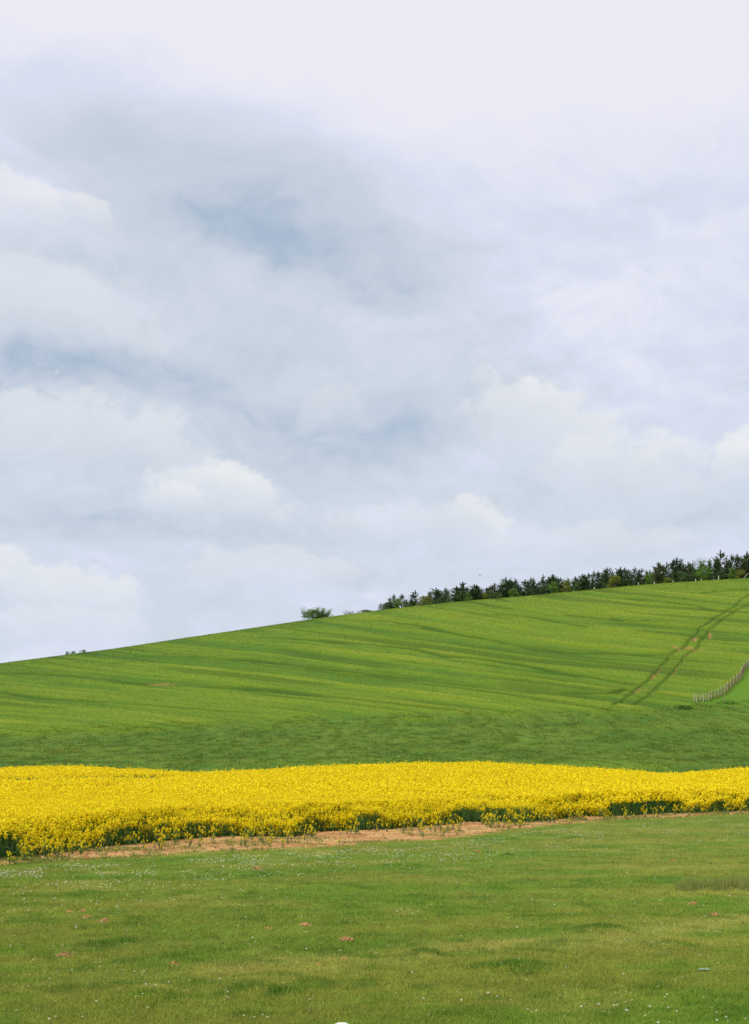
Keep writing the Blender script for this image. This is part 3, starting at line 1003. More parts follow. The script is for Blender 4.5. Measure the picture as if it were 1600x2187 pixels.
def build_rape():
    gaps = gap_lines()
    n = 150000
    px = rng.uniform(-160, 1760, n)
    r0 = rape_d(px)
    u = rng.random(n)
    d = r0 + (DB - r0) * u ** 1.35
    fr = rng.random(n) < .09
    d = np.where(fr, r0 + rng.random(n) * 2.4, d)
    x = (px - CX) / F * d
    front = d - r0
    cl = fbm(x / .9, d / .9, 3, 401)          # plants stand in clumps
    low = fbm(x / 3.0, d / 5.0, 3, 407)
    p = np.ones(n)
    # ragged front: thin and low for the first metre or two
    rag = .4 + 3.0 * fbm(x / 2.2, d * 0 + 3, 3, 411) ** 1.5
    bald = sstep(.40, .66, fbm(x / 2.2, front / 2.5 + 7, 4, 417, .6))
    p *= np.clip(1 - .66 * bald * (1 - sstep(.3, 1, front / rag)), 0, 1)
    p *= np.where(front < 3, np.where(cl > .38, 1, .6), 1)
    drop = np.zeros(n)
    for pts, w, s in gaps:
        dd = poly_dist(x, d, pts)
        g = np.exp(-(dd / w) ** 4) * s
        p *= 1 - g
        drop = np.maximum(drop, g * .7)
    k = rng.random(n) < p
    bald = bald[k]
    x, d, front, low, rag, cl, drop = x[k], d[k], front[k], low[k], rag[k], cl[k], drop[k]
    n = len(x)
    H = CROP_H * (.86 + .22 * low) - np.abs(rng.normal(0, .11, n)) + np.where(rng.random(n) < .05, .16, 0)
    H *= np.clip((.42 + .26 * bald) + .58 * np.clip(front / (rag * 2.0), 0, 1) ** .8, 0, 1)
    side = (front < rag) & (rng.random(n) < .7 * (1 - bald))
    H = np.where(side, H * rng.uniform(.22, .95, n), H)
    H = H - drop
    gz = ground_z(x, d)
    near = d < 58
    Vs, Cs = [], []
    for m, nq, sz, sp, tl in ((near, 15, .0245, .058, .17), (~near, 7, .043, .07, .17)):
        col = mix3(C_YEL, np.array([.94, .765, .012]), rng.random(m.sum()) * .5) * rng.uniform(.88, 1.06, (m.sum(), 1))
        V, C = raceme_cloud(x[m], d[m], (gz + H)[m], nq, np.full(m.sum(), sz), np.full(m.sum(), sp), np.full(m.sum(), tl), col)
        Vs.append(V); Cs.append(C)
    # stems
    st = np.nonzero((front < 6) | (rng.random(n) < .35))[0]
    k = len(st)
    sw = .006 * np.sqrt(d[st] / 40)
    top = np.stack([x[st], d[st], (gz + H)[st]], -1)
    bot = np.stack([x[st] + rng.normal(0, .07, k), d[st] + rng.normal(0, .07, k), gz[st]], -1)
    off = np.zeros((k, 3)); off[:, 0] = sw
    Vs.append(np.stack([bot - off, bot + off, top + off * .5, top - off * .5], 1).reshape(-1, 3))
    Cs.append(np.repeat(C_STEM * rng.uniform(.8, 1.2, (k, 1)), 4, 0))
    # leaves: dense behind the front, sparser inside
    for cnt, mx_ in ((60000, 3.2), (60000, 99)):
        px = rng.uniform(-160, 1760, cnt)
        r0 = rape_d(px)
        f = (rng.random(cnt) ** .8) * np.minimum(mx_, DB - r0)
        dd = r0 + f
        xx = (px - CX) / F * dd
        rg = .3 + 2.2 * fbm(xx / 2.2, dd * 0 + 3, 3, 411) ** 1.5
        hh = rng.random(cnt) ** .9 * (.62 if mx_ < 50 else .8) * np.clip(.35 + .65 * f / rg, 0, 1)
        drop = np.zeros(cnt)
        for pts, w, s in gaps:
            drop = np.maximum(drop, np.exp(-(poly_dist(xx, dd, pts) / w) ** 4) * s * .3)
        V = leaf_quads(xx, dd, ground_z(xx, dd) + np.maximum(hh - drop, .05), rng.uniform(.08, .22, cnt), rng.uniform(.012, .045, cnt), rng.normal(.3, .7, cnt))
        Vs.append(V)
        Cs.append(np.repeat(C_RLEAF * rng.uniform(.6, 1.15, (cnt, 1)), 4, 0))
    V, C = np.concatenate(Vs), np.concatenate(Cs)
    me = mesh_np('rapeseed_crop', V, np.arange(len(V)).reshape(-1, 4), M_PETAL, C)
    link('rapeseed_crop', me, kind='stuff', label='dense band of bright yellow flowering rapeseed across the middle', category='rapeseed')

    # single plants standing loose in the bare soil in front of the crop
    heads = []
    for v in range(3):
        fv, fc = raceme_cloud(np.zeros(1), np.zeros(1), np.zeros(1), 22, np.full(1, .024), np.full(1, .042), np.full(1, .12), C_YEL[None])
        heads.append(mesh_np('flower_head', fv, np.arange(len(fv)).reshape(-1, 4), M_PETAL, fc))
    protos = []
    for v in range(5):
        k = 5 + v % 4
        hx, hy = rng.normal(0, .09, k), rng.normal(0, .09, k)
        hz = rng.uniform(.3, .75, k)
        top = np.stack([hx, hy, hz], -1)
        bot = np.zeros((k, 3)); bot[:, :2] = rng.normal(0, .012, (k, 2))
        Vst = []
        for off in ((.005, 0, 0), (0, .005, 0)):
            o = np.array(off)
            Vst.append(np.stack([bot - o, bot + o, top + o * .5, top - o * .5], 1).reshape(-1, 3))
        Vst = np.concatenate(Vst)
        stem = mesh_np('stems', Vst, np.arange(len(Vst)).reshape(-1, 4), M_LEAF, np.tile(C_STEM, (len(Vst), 1)))
        q = 26
        lv = leaf_quads(rng.normal(0, .05, q), rng.normal(0, .05, q), rng.uniform(.04, .5, q), rng.uniform(.08, .18, q), rng.uniform(.012, .03, q), rng.normal(.4, .5, q))
        leaf = mesh_np('leaves', lv, np.arange(len(lv)).reshape(-1, 4), M_LEAF, np.tile(C_RLEAF, (len(lv), 1)))
        protos.append((top, stem, leaf))
    placed = 0
    while placed < 270:
        px = random.uniform(-20, 1620)
        rd, sd = float(rape_d(px)), float(soil_d(px))
        t = abs(random.gauss(0, .45))
        right = 1050 < px < 1420 or px < 230 or 520 < px < 560
        if not right and random.random() < .45:
            continue
        if t > 1.05:
            continue
        y = rd - t * (rd - sd) + .1
        x = (px - CX) / F * y
        if float(fbm(np.array([x / 1.3]), np.array([y / 1.3]), 2, 431)[0]) < .42:
            continue
        o = thing('rapeseed_plant', (x, y, float(ground_z(x, y)) - .01), 'yellow flowering rapeseed plant standing loose on the bare soil in front of the crop', 'rapeseed plant',
                  'loose rapeseed plants along the bare soil strip', random.uniform(0, 6.28), (1, 1, 1))
        s = random.uniform(.45, 1.1) * (1 - .4 * t)
        o.scale = (s * 1.15, s * 1.15, s)
        top, stem, leaf = protos[placed % 5]
        link('stems', stem, o)
        link('leaves', leaf, o)
        for q, t in enumerate(top):
            c = link('flower_head', heads[(placed + q) % 3], o)
            c.location = t
        placed += 1


def build_clods():
    """crumbs of red earth and pale straw on the bare strip"""
    n = 5200
    px = rng.uniform(-100, 1700, n)
    sd, rd = soil_d(px), rape_d(px)
    d = sd + (rd - sd + 1.0) * rng.random(n)
    x = (px - CX) / F * d
    s = rng.gamma(2.0, .014, n)
    z = ground_z(x, d)
    base = np.array([(1, 0, 0), (-.5, .86, 0), (-.5, -.86, 0), (0, 0, 1.0)])
    J = base[None] + rng.normal(0, .28, (n, 4, 3))
    V = J * (s[:, None, None] * np.array([1.3, 1.1, .8])) + np.stack([x, d, z], -1)[:, None]
    Fc = np.array([(0, 1, 3), (1, 2, 3), (2, 0, 3)])
    FF = (Fc[None] + 4 * np.arange(n)[:, None, None]).reshape(-1, 3)
    c = mix3(C_SOIL, C_SOILD, rng.random(n)) * rng.uniform(.7, 1.2, (n, 1))
    me = mesh_np('soil_clods', V.reshape(-1, 3), FF, M_SOIL, np.repeat(c, 4, 0))
    link('soil_clods', me, kind='stuff', label='crumbs of reddish earth strewn over the bare strip', category='soil clods')


# ------------------------------------------------------------------ trees on the crest
def tuft(V, Fc, C, p, d, ln, wd, col):
    """a brush of needles: three narrow crossed blades"""
    d = d / (np.linalg.norm(d) + 1e-9)
    a = np.cross(d, (0.3, 0.2, 1.0)); a /= np.linalg.norm(a) + 1e-9
    b = np.cross(d, a)
    for k in range(3):
        t = k * math.pi / 3
        s = (math.cos(t) * a + math.sin(t) * b) * wd
        i = len(V)
        V += [p - s * .4, p + s * .4, p + d * ln * .6 + s, p + d * ln, p + d * ln * .6 - s]
        Fc += [(i, i + 1, i + 2), (i, i + 2, i + 4), (i + 4, i + 2, i + 3)]
        C += [col] * 5


def pine_mesh(seed, spires, open_=0.0, width=.30, brown=0.0):
    r = np.random.default_rng(seed)
    V, Fc, C = [], [], []
    g0 = np.array(lin(98, 122, 84)) * (1 - brown) + np.array(lin(136, 122, 88)) * brown
    trunks = [(np.array([0., 0, 0]), 1.0)]
    for k in range(spires - 1):
        a = r.uniform(0, 6.28)
        trunks.append((np.array([math.cos(a), math.sin(a), 0]) * r.uniform(.07, .15), r.uniform(.72, .95)))
    for off, H in trunks:
        nl = int(r.integers(12, 16))
        for w in range(nl):
            h = .05 + (.80 - .05) * w / (nl - 1)
            if open_ and r.random() < open_ * .5 and w > 3:
                continue
            R = width * (1 - h) ** .55 * (1.0 if h > .12 else .85) * r.uniform(.7, 1.15) * (1 if H == 1 else .75)
            for b in range(int(r.integers(5, 8))):
                a = r.uniform(0, 6.28)
                L = R * r.uniform(.6, 1.15)
                rise = r.uniform(.25, .7) * (0.6 + .8 * h)
                tint = g0 * r.uniform(.65, 1.35)
                for s in np.linspace(.25, 1, 5):
                    p = off * min(1, h / H * 1.2 + .2) + np.array([math.cos(a) * L * s, math.sin(a) * L * s, h * H + L * rise * s * s])
                    d = np.array([math.cos(a + r.normal(0, .5)), math.sin(a + r.normal(0, .5)), .5 + rise + r.normal(0, .3)])
                    tuft(V, Fc, C, p, d, r.uniform(.05, .085), r.uniform(.008, .015), tint * r.uniform(.85, 1.15))
        # the long leader with its candles
        for s in np.linspace(.72, .97, 16):
            for q in range(4):
                a = r.uniform(0, 6.28)
                d = np.array([math.cos(a) * .55, math.sin(a) * .55, 1.0])
                tuft(V, Fc, C, off + np.array([0, 0, s * H]), d, .055 * (1.12 - s) / .4 + .015, .009, g0 * r.uniform(.7, 1.2))
        for q in range(int(r.integers(3, 6))):
            a = r.uniform(0, 6.28)
            rr = r.uniform(.02, .07)
            d = np.array([math.cos(a) * .25, math.sin(a) * .25, 1.0])
            for s in np.linspace(0, 1, 5):
                tuft(V, Fc, C, off + np.array([math.cos(a) * rr * s, math.sin(a) * rr * s, H * .78 + s * r.uniform(.08, .16)]), d, .04, .008, g0 * r.uniform(.8, 1.25))
    return mesh_np('crown', np.array(V), np.array(Fc), M_NEEDLE, np.array(C))


def stem_mesh(name, h, r0, lean=0.0, limbs=6, seed=0):
    r = np.random.default_rng(seed)
    V, Fc, C = [], [], []
    bark = np.array(lin(104, 88, 70))

    def tube(pts, rad):
        b = len(V)
        for p, q in zip(pts, rad):
            for k in range(6):
                a = k * math.pi / 3
                V.append((p[0] + math.cos(a) * q, p[1] + math.sin(a) * q, p[2]))
                C.append(bark * r.uniform(.85, 1.15))
        for s in range(len(pts) - 1):
            for k in range(6):
                i, j = b + s * 6 + k, b + s * 6 + (k + 1) % 6
                Fc.append((i, j, j + 6, i + 6))
    zs = np.linspace(-.03, h, 7)
    tube([(lean * z * z, .01 * math.sin(z * 9), z) for z in zs], [r0 * (1 - .8 * t) for t in np.linspace(0, 1, 7)])
    for k in range(limbs):
        a = r.uniform(0, 6.28)
        z = r.uniform(.2, .8) * h
        L = .18 * (1.1 - z / h)
        tube([(math.cos(a) * L * s, math.sin(a) * L * s, z + L * .6 * s) for s in (0, .5, 1)], [r0 * .3, r0 * .2, r0 * .08])
    return mesh_np(name, np.array(V), np.array(Fc), M_BARK, np.array(C))


def leafy_mesh(seed, col, n=2600, wide=.5, sprays=0, mid=.42):
    """broadleaf crown: leaf clumps scattered on uneven limbs, unit height"""
    r = np.random.default_rng(seed)
    cl = []
    for k in range(24):
        h = r.uniform(.12, .92) if mid > .3 else r.uniform(.05, .72)
        R = wide * math.sqrt(max(.05, 1 - ((h - mid) / (.98 - mid)) ** 2)) * .8
        a = r.uniform(0, 6.28)
        q = R * math.sqrt(r.random())
        cl.append((math.cos(a) * q, math.sin(a) * q, h, r.uniform(.07, .16), r.uniform(.7, 1.3)))
    V, C = [], []
    for k in range(n):
        cx, cy, cz, cr, ct = cl[int(r.integers(len(cl)))]
        p = np.array([cx, cy, cz]) + r.normal(0, .55, 3) * cr * np.array([1.2, 1.2, .8])
        p[2] = max(p[2], .02)
        a = r.normal(size=3); a /= np.linalg.norm(a)
        b = np.cross(a, r.normal(size=3)); b /= np.linalg.norm(b) + 1e-9
        s = r.uniform(.012, .024)
        V += [p - a * s * 1.4, p - b * s, p + a * s * 1.4, p + b * s]
        C += [np.array(col) * ct * r.uniform(.8, 1.25)] * 4
    for k in range(sprays):      # upright shoots
        a = r.uniform(0, 6.28)
        q = wide * r.random() ** .5 * .95
        t0 = np.array([math.cos(a) * q * .8, math.sin(a) * q * .8, .25])
        tp = np.array([math.cos(a) * q * 1.15, math.sin(a) * q * 1.15, r.uniform(.6, 1.08) - .25 * q])
        for s in np.linspace(0, 1, 26):
            p = t0 + (tp - t0) * s + r.normal(0, .02, 3) * (1.2 - s)
            d = (tp - t0) + r.normal(0, .35, 3)
            d /= np.linalg.norm(d)
            b = np.cross(d, r.normal(size=3)); b /= np.linalg.norm(b) + 1e-9
            l = r.uniform(.04, .075)
            V += [p, p + d * l * .5 + b * .014, p + d * l, p + d * l * .5 - b * .014]
            C += [np.array(col) * r.uniform(.75, 1.2)] * 4
    V = np.array(V)
    return mesh_np('crown', V, np.arange(len(V)).reshape(-1, 4), M_LEAF, np.array(C))


# (column, top row, width in px, kind, label)
TREES = [
    (813, 1288, 8, 'p1', 'tiny pine sapling at the far left end of the tree row'),
    (821, 1292, 14, 'd', 'low dark scrub bush between the leftmost sapling and the first pines'),
    (827, 1285, 13, 'p2', 'short dark pine just right of the leftmost sapling'),
    (833, 1275, 9, 'p1', 'narrow pine leaning beside the taller leftmost spire of the row'),
    (841, 1268, 9, 'p1', 'tall thin spire pine near the left end of the tree row'),
    (850, 1279, 18, 's', 'mid green bush filling the gap right of the leftmost spire pine'),
    (859, 1268, 14, 'p1', 'single pointed pine with mid green skirt right of the leftmost spire pine'),
    (870, 1285, 14, 'd', 'low dark bush left of the pine with a bare waist'),
    (878, 1277, 10, 'p1', 'short pine pressed against the left of the pine with a bare waist'),
    (887, 1260, 15, 'o', 'dark pine with a bare waist and a plume of needles on top'),
    (906, 1273, 26, 'y', 'yellow green bush, leftmost of the yellowish bushes under the pines'),
    (918, 1262, 11, 'p1', 'slim pine rising right of the leftmost yellow green bush'),
    (931, 1255, 19, 'p3', 'dense rounded dark pine with two blunt tips'),
    (945, 1262, 11, 'p2', 'pine with a ragged top left of a thin tall spire'),
    (951, 1253, 9, 'p1', 'thin tall spire pine right of the dense rounded pine'),
    (960, 1268, 9, 'd', 'low dark bush in the dip between thin spire and broad cone pine'),
    (975, 1251, 25, 'p2', 'broad cone shaped dark pine left of the candelabra pine'),
    (988, 1241, 15, 'o', 'candelabra pine with upswept arms, tallest in the left third of the row'),
    (998, 1252, 9, 'p1', 'small dark pine tip just right of the candelabra pine'),
    (1001, 1265, 13, 's', 'fresh green narrow bush below the candelabra pine on its right'),
    (1013, 1247, 18, 'p3', 'bushy grey green pine with two thin tips right of the candelabra pine'),
    (1021, 1250, 9, 'p1', 'slim pine spike on the right flank of the bushy grey green pine'),
    (1028, 1256, 12, 'pb', 'brownish pine with thin crown at the gap in the row'),
    (1036, 1267, 10, 'y', 'small yellowish bush in the gap right of the brownish pine'),
    (1040, 1253, 10, 'p1', 'short columnar pine right of the gap in the row'),
    (1048, 1262, 14, 'd', 'dark scrub at the foot of the short columnar pine'),
    (1056, 1245, 18, 'pb', 'cone shaped pine with brownish tip left of the triple spired pine'),
    (1064, 1266, 16, 'd', 'low grey green scrub below the brownish tipped cone pine'),
    (1071, 1247, 14, 'p1', 'dark pine shoulder on the left of the triple spired pine'),
    (1081, 1232, 20, 'p3', 'big dark pine with three thin spires standing above its neighbours'),
    (1100, 1235, 16, 'p2', 'greenish pine rising behind a round light green bush'),
    (1099, 1255, 20, 's', 'round light green bush under the pine right of the triple spired pine'),
    (1112, 1252, 12, 'p1', 'small dark pine between light green bush and open branched pine'),
    (1122, 1237, 17, 'o', 'open branched pine with sky showing through its left side'),
    (1134, 1232, 12, 'p1', 'reddish tinged pine spike right of the open branched pine'),
    (1140, 1233, 10, 'pb', 'thin brownish pine close beside the reddish tinged spike'),
    (1150, 1241, 11, 'p1', 'short pine left of the star topped pine'),
    (1160, 1226, 11, 'o', 'sparse pine with a star shaped top and bare stem below it'),
    (1170, 1246, 16, 'p2', 'low bushy pine right of the star topped pine'),
    (1181, 1226, 20, 'p3', 'wide pine with a flat clustered top behind a bright green bush'),
    (1184, 1243, 18, 's', 'bright green bush in front of the flat topped wide pine'),
    (1197, 1232, 14, 'p2', 'dark pine with forked tip right of the bright green bush'),
    (1208, 1239, 17, 'y', 'yellow green tree mixed with thin pine tips above a low bright bush'),
    (1213, 1233, 9, 'p1', 'slim pine tip rising behind the yellow green mixed tree'),
    (1222, 1254, 12, 's', 'low bright green bush at the grass edge in a notch of the row'),
    (1229, 1230, 12, 'p2', 'small rounded pine just right of the notch in the row'),
    (1244, 1225, 17, 'p3', 'bushy grey pine, left one of the long dense run'),
    (1257, 1223, 16, 'p2', 'dense dark pine left of the first crest post'),
    (1269, 1217, 9, 'p1', 'needle thin spire pine directly above the first crest post'),
    (1278, 1218, 12, 'p2', 'dark pine right of the needle thin spire above the first crest post'),
    (1288, 1221, 11, 'p1', 'small arrow shaped pine left of a twin tipped pine'),
    (1297, 1211, 15, 'p3', 'twin tipped pine left of the large yellow green tree'),
    (1312, 1228, 22, 'y', 'large yellow green tree standing between dark pines at mid row'),
    (1326, 1210, 18, 'p3', 'three spired pine right of the large yellow green tree'),
    (1343, 1215, 14, 'p2', 'pine with several short tips left of the second crest post'),
    (1356, 1210, 11, 'p1', 'pine with a single long leader left of the second crest post'),
    (1363, 1216, 9, 'p1', 'slight pine tip directly above the second crest post'),
    (1371, 1213, 13, 'o', 'pine with a curved open top right of the second crest post'),
    (1381, 1217, 10, 'p1', 'small dark pine left of a low yellow green bush'),
    (1387, 1222, 16, 's', 'green broadleaf bush left of the tall cone pine'),
    (1407, 1200, 21, 'pb', 'tall cone shaped pine with brownish top near the third crest post'),
    (1424, 1200, 14, 'p1', 'pine with one tall spike between the third and fourth crest posts'),
    (1428, 1234, 17, 'y', 'small yellow bush low at the grass edge before the fourth crest post'),
    (1446, 1190, 22, 'p3', 'tall broad pine with twin tops above the fourth crest post'),
    (1470, 1200, 21, 'pb', 'broad brown tinged cone pine left of the big leafy tree'),
    (1495, 1196, 36, 'g', 'big leafy green tree with spreading upper limbs'),
    (1503, 1212, 32, 's', 'rounded light green tree in front of the big leafy tree'),
    (1516, 1192, 11, 'p1', 'pine tip showing behind the right side of the big leafy tree'),
    (1532, 1187, 13, 'p1', 'thin pine left of the tallest pine at the right'),
    (1539, 1174, 18, 'p2', 'tallest pine of the row with long double leader near the last crest post'),
    (1552, 1191, 16, 'pb', 'bushy brownish pine right of the tallest pine'),
    (1563, 1182, 14, 'p1', 'pine with two thin spires between the tallest pine and the knob topped one'),
    (1574, 1182, 14, 'o', 'dark pine with a round knob of needles on its top'),
    (1566, 1214, 20, 's', 'low green bush at the grass edge right of the last crest post'),
    (1580, 1217, 22, 'y', 'yellowish green bush near the right end of the row'),
    (1585, 1187, 12, 'pb', 'reddish brown pine tip left of the rightmost pine'),
    (1596, 1177, 20, 'p2', 'dark pine at the right edge of the picture'),
    (1597, 1192, 28, 'g', 'leafy green tree in front of the pine at the right edge'),
    # the leafy bushes standing alone further left
    (675, 1298, 48, 'b', 'lone wide bush on the skyline with upright leafy shoots'),
    (749, 1303.5, 22, 'bs', 'small sparse bush on the skyline right of the lone wide bush'),
    (785, 1303, 30, 'd', 'faint low scrub line where the tree row begins'),
    (145, 1391.5, 9, 'd', 'tiny dark shrub on the far left skyline'),
    (157, 1390.5, 9, 'd', 'tiny round shrub right beside another on the far left skyline'),
    (177, 1387.5, 13, 'd', 'low shrub on the far left skyline, rightmost of three'),
]


def build_trees():
    P = {'p1': [pine_mesh(s, 1, 0, .26) for s in (1, 2, 3, 4)], 'p2': [pine_mesh(s, 2, 0, .33) for s in (11, 12, 13)],
         'p3': [pine_mesh(s, 3, 0, .34) for s in (21, 22, 23)], 'o': [pine_mesh(s, 2, .9, .30) for s in (31, 32, 33)],
         'pb': [pine_mesh(s, 2, 0, .32, .45) for s in (41, 42)],
         's': [leafy_mesh(s, lin(100, 134, 56)) for s in (51, 52, 53)], 'y': [leafy_mesh(s, lin(130, 136, 58)) for s in (61, 62)],
         'd': [leafy_mesh(s, lin(98, 122, 76)) for s in (71, 72)], 'g': [leafy_mesh(s, lin(90, 122, 52), 3000, .5, 20) for s in (81, 82)],
         'b': [leafy_mesh(91, lin(112, 142, 78), 2200, .50, 90, .12)], 'bs': [leafy_mesh(92, lin(84, 104, 66), 260, .52, 22, .12)]}
    trunk_p = [stem_mesh('trunk', .86, .022, .03 * k, 7, 3 + k) for k in (-1, 0, 1)]
    trunk_b = [stem_mesh('trunk', .6, .03, .1 * k, 8, 5 + k) for k in (-1, 0, 1)]
    cnt = {}
    for i, (px, ty, w, kind, label) in enumerate(TREES):
        front = kind in 'sydbbs'
        d = float(CREST(px)) + (4 if front else random.uniform(7, 13))
        x = (px - CX) / F * d
        z = float(ground_z(x, d))
        H = EYE + d * (HZ - ty) / F - z
        v = cnt.get(kind, 0)
        cnt[kind] = v + 1
        pine = kind[0] in 'po'
        wm = w / F * d
        if kind == 'b' or kind == 'bs':
            name, cat, grp = 'bush', 'bush', None
        elif pine:
            name, cat, grp = 'pine_tree', 'pine tree', 'pine trees along the hill crest'
        elif kind in 'dy' or H < 5:
            name, cat, grp = 'bush', 'bush', 'bushes among the pines on the crest'
        else:
            name, cat, grp = 'broadleaf_tree', 'tree', 'leafy trees among the pines'
        hs = H / (1.0 if pine else .98)
        # crown is about 0.62 of its unit height across for pines, 1.0 for leafy ones
        ws = wm / (.62 if pine else 1.05) * (2.25 if pine else 1.5)
        o = thing(name, (x, d, z), label, cat, grp, random.uniform(0, 6.28), (ws, ws, hs))
        link('crown', P[kind][v % len(P[kind])], o)
        link('trunk', (trunk_p if pine else trunk_b)[i % 3], o)
    # a second rank of pines half hidden behind the first
    tops = sorted((a, b) for a, b, w, k, l in TREES if k[0] in 'po' and a > 855)
    for k in range(40):
        px = 862 + k * 18.6 + random.uniform(-6, 6)
        ty = float(np.interp(px, [a for a, b in tops], [b for a, b in tops]))
        d = float(CREST(px)) + random.uniform(15, 20)
        x = (px - CX) / F * d
        z = float(ground_z(x, d))
        H = (EYE + d * (HZ - ty) / F - float(ground_z(x, d - 8))) * random.uniform(.72, .92) + (float(ground_z(x, d - 8)) - z)
        ws = H * random.uniform(.75, 1.0)
        kk = ('p2', 'p3', 'pb', 'p1')[k % 4]
        o = thing('pine_tree', (x, d, z), 'dark pine standing half hidden behind the front row of pines on the crest', 'pine tree', 'pines half hidden behind the front row',
                  random.uniform(0, 6.28), (ws, ws, H))
        link('crown', P[kk][k % len(P[kk])], o)
        link('trunk', trunk_p[k % 3], o)
    # scrub closing the gaps at the feet of the pines
    for k in range(60):
        px = 822 + k * 13.2 + random.uniform(-5, 5)
        d = float(CREST(px)) + random.uniform(8, 14)
        x = (px - CX) / F * d
        s = random.uniform(2.4, 4.2) * (.6 + .4 * min(1, (px - 800) / 200))
        o = thing('bush', (x, d, float(ground_z(x, d))), 'dark scrub bush closing a gap at the feet of the pines on the crest', 'bush', 'dark scrub at the feet of the pines',
                  random.uniform(0, 6.28), (s * 1.1, s * 1.1, s * .9))
        link('crown', P['d'][k % 2], o)
        link('trunk', trunk_b[k % 3], o)


# ------------------------------------------------------------------ fence and posts
def post_mesh(h, r, seed, lean=0.0, col=(184, 178, 156)):
    q = np.random.default_rng(seed)
    V, C, Fc = [], [], []
    zs = [-.15, 0, h * .35, h * .7, h * .96, h]
    rs = [r, r * 1.02, r, r * .95, r * .92, r * .7]
    for z, rr in zip(zs, rs):
        for k in range(8):
            a = k * math.pi / 4
            e = 1 + q.normal(0, .05)
            V.append((math.cos(a) * rr * e + lean * z, math.sin(a) * rr * e, z))
            C.append(np.array(lin(*col)) * q.uniform(.75, 1.15))
    for s in range(len(zs) - 1):
        for k in range(8):
            i, j = s * 8 + k, s * 8 + (k + 1) % 8
            Fc.append((i, j, j + 8, i + 8))
    t = (len(zs) - 1) * 8
    for a in range(0, 6, 2):
        Fc.append((t, t + a + 1, t + a + 2, t + (a + 3) % 8) if a + 3 < 8 else (t, t + 5, t + 6, t + 7))
    return mesh_np('post', np.array(V), np.array(Fc), M_WOOD, np.array(C))


